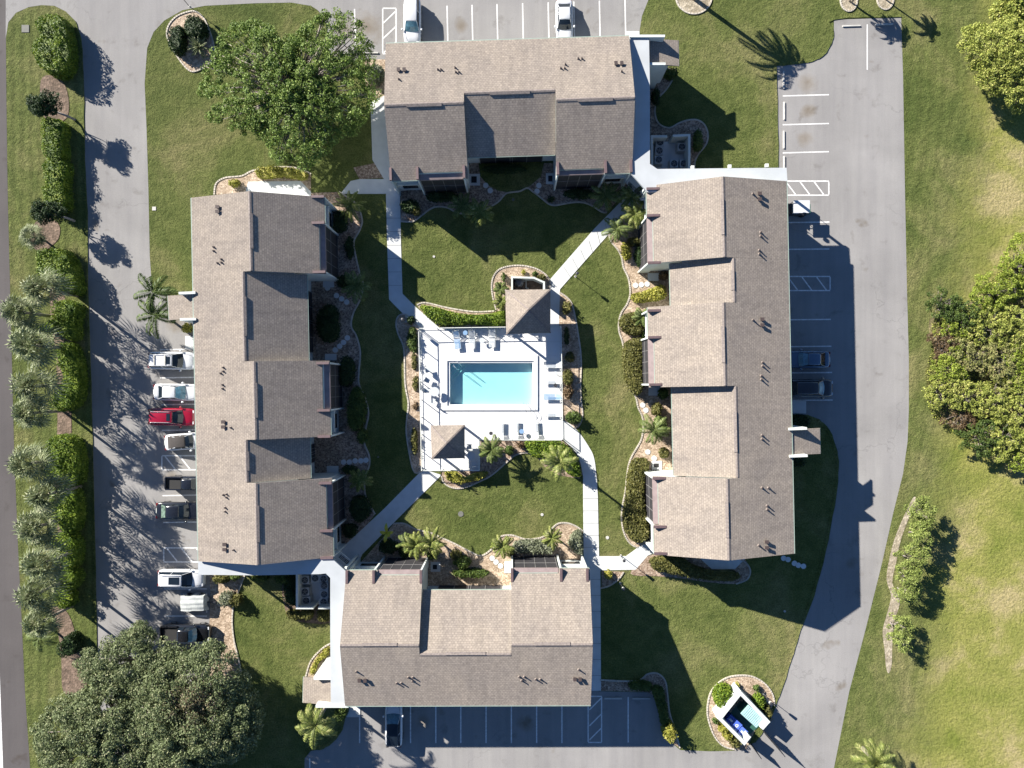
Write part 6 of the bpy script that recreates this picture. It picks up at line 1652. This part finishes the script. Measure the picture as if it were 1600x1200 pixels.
# scrub wood
WG = 'scrub trees of the eastern thicket'
for i, (x, y, h, rx, ry, pal, l) in enumerate(((1468, 474, 3.0, 2.0, 1.2, 'green', 'dark green scrub tree at the northwest tip of the thicket'), (1500, 492, 3.2, 2.2, 1.6, 'green', 'green scrub tree just inside the northwest tip'), (1548, 455, 3.6, 2.6, 2.0, 'thicket', 'bright scrub tree on the thicket north edge'),
        (1590, 420, 4.0, 2.6, 3.0, 'thicket', 'bright lime scrub tree at the right edge, northern end of the thicket'), (1540, 510, 3.4, 2.4, 2.2, 'scrub', 'yellow-green scrub tree in the upper middle of the thicket'), (1590, 505, 3.8, 2.4, 2.4, 'scrub', 'yellowish scrub tree at the right edge, upper middle'),
        (1487, 508, 2.4, 1.5, 1.2, 'thicket', 'small bright scrub bush below the dark tip'), (1512, 555, 3.0, 2.0, 1.9, 'olive', 'dull olive scrub tree in the middle of the thicket'), (1478, 572, 2.6, 2.0, 1.6, 'thicket', 'bright scrub bush on the west edge of the thicket'),
        (1560, 565, 3.4, 2.3, 2.2, 'olive', 'olive scrub tree right of the middle'), (1596, 568, 3.6, 2.2, 2.4, 'thicket', 'bright scrub tree at the right edge, middle'), (1462, 610, 2.6, 1.7, 1.5, 'scrub', 'yellow-green scrub bush nearest the drive'),
        (1502, 615, 3.0, 2.2, 1.7, 'scrub', 'yellow-green scrub tree right of the one nearest the drive'), (1548, 628, 3.2, 2.3, 1.9, 'scrub', 'yellow-green scrub tree in the lower middle of the thicket'), (1592, 632, 3.6, 2.2, 2.0, 'scrub', 'scrub tree at the right edge, lower middle'),
        (1528, 685, 3.4, 2.2, 1.9, 'green', 'green scrub tree on the thicket south edge, left one'), (1565, 690, 3.6, 2.4, 2.2, 'scrub', 'tall scrub tree on the thicket south edge, middle one'), (1598, 705, 3.6, 2.0, 2.0, 'thicket', 'scrub tree on the thicket south edge at the frame edge'), (1494, 655, 1.8, 1.4, 1.0, 'brown', 'dry brown bush on the southwest edge of the thicket'), (1470, 540, 1.7, 1.6, 1.4, 'brown', 'dry brown bush on the west edge of the thicket'))):
    pal = 'thicketo' if pal == 'olive' else pal
    tree(x + 7, y, h * .38, rx * 1.1, ry * 1.12, h * .26, l, pal, int(rx * ry * 22), 60, .30, .085, trunk_r=.06, limbs=50, name='scrub_tree', group=WG, cat='scrub tree')
RG = 'young trees in the sandy strip'
for x, y, h, rx, ry, l in ((1438, 802, 3.2, 1.5, 1.8, 'young tree at the top of the sandy strip'), (1436, 838, 3.2, 1.4, 1.6, 'young tree second from the top of the sandy strip'), (1424, 872, 3.0, 1.5, 1.5, 'young tree third from the top of the sandy strip'),
        (1418, 902, 3.2, 1.6, 1.5, 'young tree fourth from the top of the sandy strip'), (1416, 925, 2.8, 1.4, 1.0, 'young tree fifth from the top of the sandy strip'), (1403, 978, 2.4, 1.2, 1.2, 'young tree near the lower end of the sandy strip'), (1408, 1000, 2.4, 1.2, .9, 'lowest young tree of the sandy strip')):
    rx *= 1.02; ry *= 1.1
    tree(x, y, h * .58, rx, ry, h * .36, l, 'young', int(rx * ry * 13), 90, .38, .085, trunk_r=.06, limbs=12, name='young_tree', group=RG)

# low undergrowth between the scrub trees
g = np.array([tuple(W(x, y)[:2]) for x, y in smooth([(1456, 505), (1478, 470), (1505, 482), (1545, 440), (1580, 400), (1640, 370), (1700, 380), (1700, 725), (1640, 715), (1570, 712), (1510, 690), (1470, 662), (1452, 640), (1446, 580), (1457, 540)], 4)])
mn, mx = g.min(0), g.max(0); P = rng.uniform(mn, mx, (60000, 2)); ins, d, _ = poly_dist(P, g.tolist())
keep = ins & (np.sin(P[:, 0] * 1.7) + np.sin(P[:, 1] * 1.3 + P[:, 0]) + rng.normal(0, .8, len(P)) > -.9)
P, d = P[keep], d[keep]
z = np.abs(.35 + .3 * np.sin(P[:, 0] * 2.1) * np.sin(P[:, 1] * 1.9)) * np.clip(d / .8, .1, 1) * rng.uniform(.3, 1.2, len(P)) + .04
half = rng.uniform(0, 1, len(P)) < .6
for q, pal, nm, lb in ((half, 'scrub', 'undergrowth', 'yellow-green undergrowth filling the eastern thicket'), (~half, 'olive', 'ground_cover', 'dull olive ground cover under the eastern thicket')):
    leaf_mesh(nm, np.column_stack([P[q], z[q]]), np.tile([0, 0, 1.0], (q.sum(), 1)), .11, .5, L[pal], None, .8, label=lb, cat='undergrowth', kind='stuff')

m = MB()
for k in range(1, 8): strip(m, (656, 513 + k * 24.5), (690, 513 + k * 24.5), 0.018, DZ + .003)
for k in range(1, 8): strip(m, (840, 513 + k * 21), (876, 513 + k * 21), 0.018, DZ + .003)
for k in range(0, 9): strip(m, (660 + k * 24, 514), (660 + k * 24, 555), 0.018, DZ + .005); strip(m, (660 + k * 24, 641), (660 + k * 24, 686), 0.018, DZ + .005)
m.build('deck_joints', MT['stop'], kind='structure')
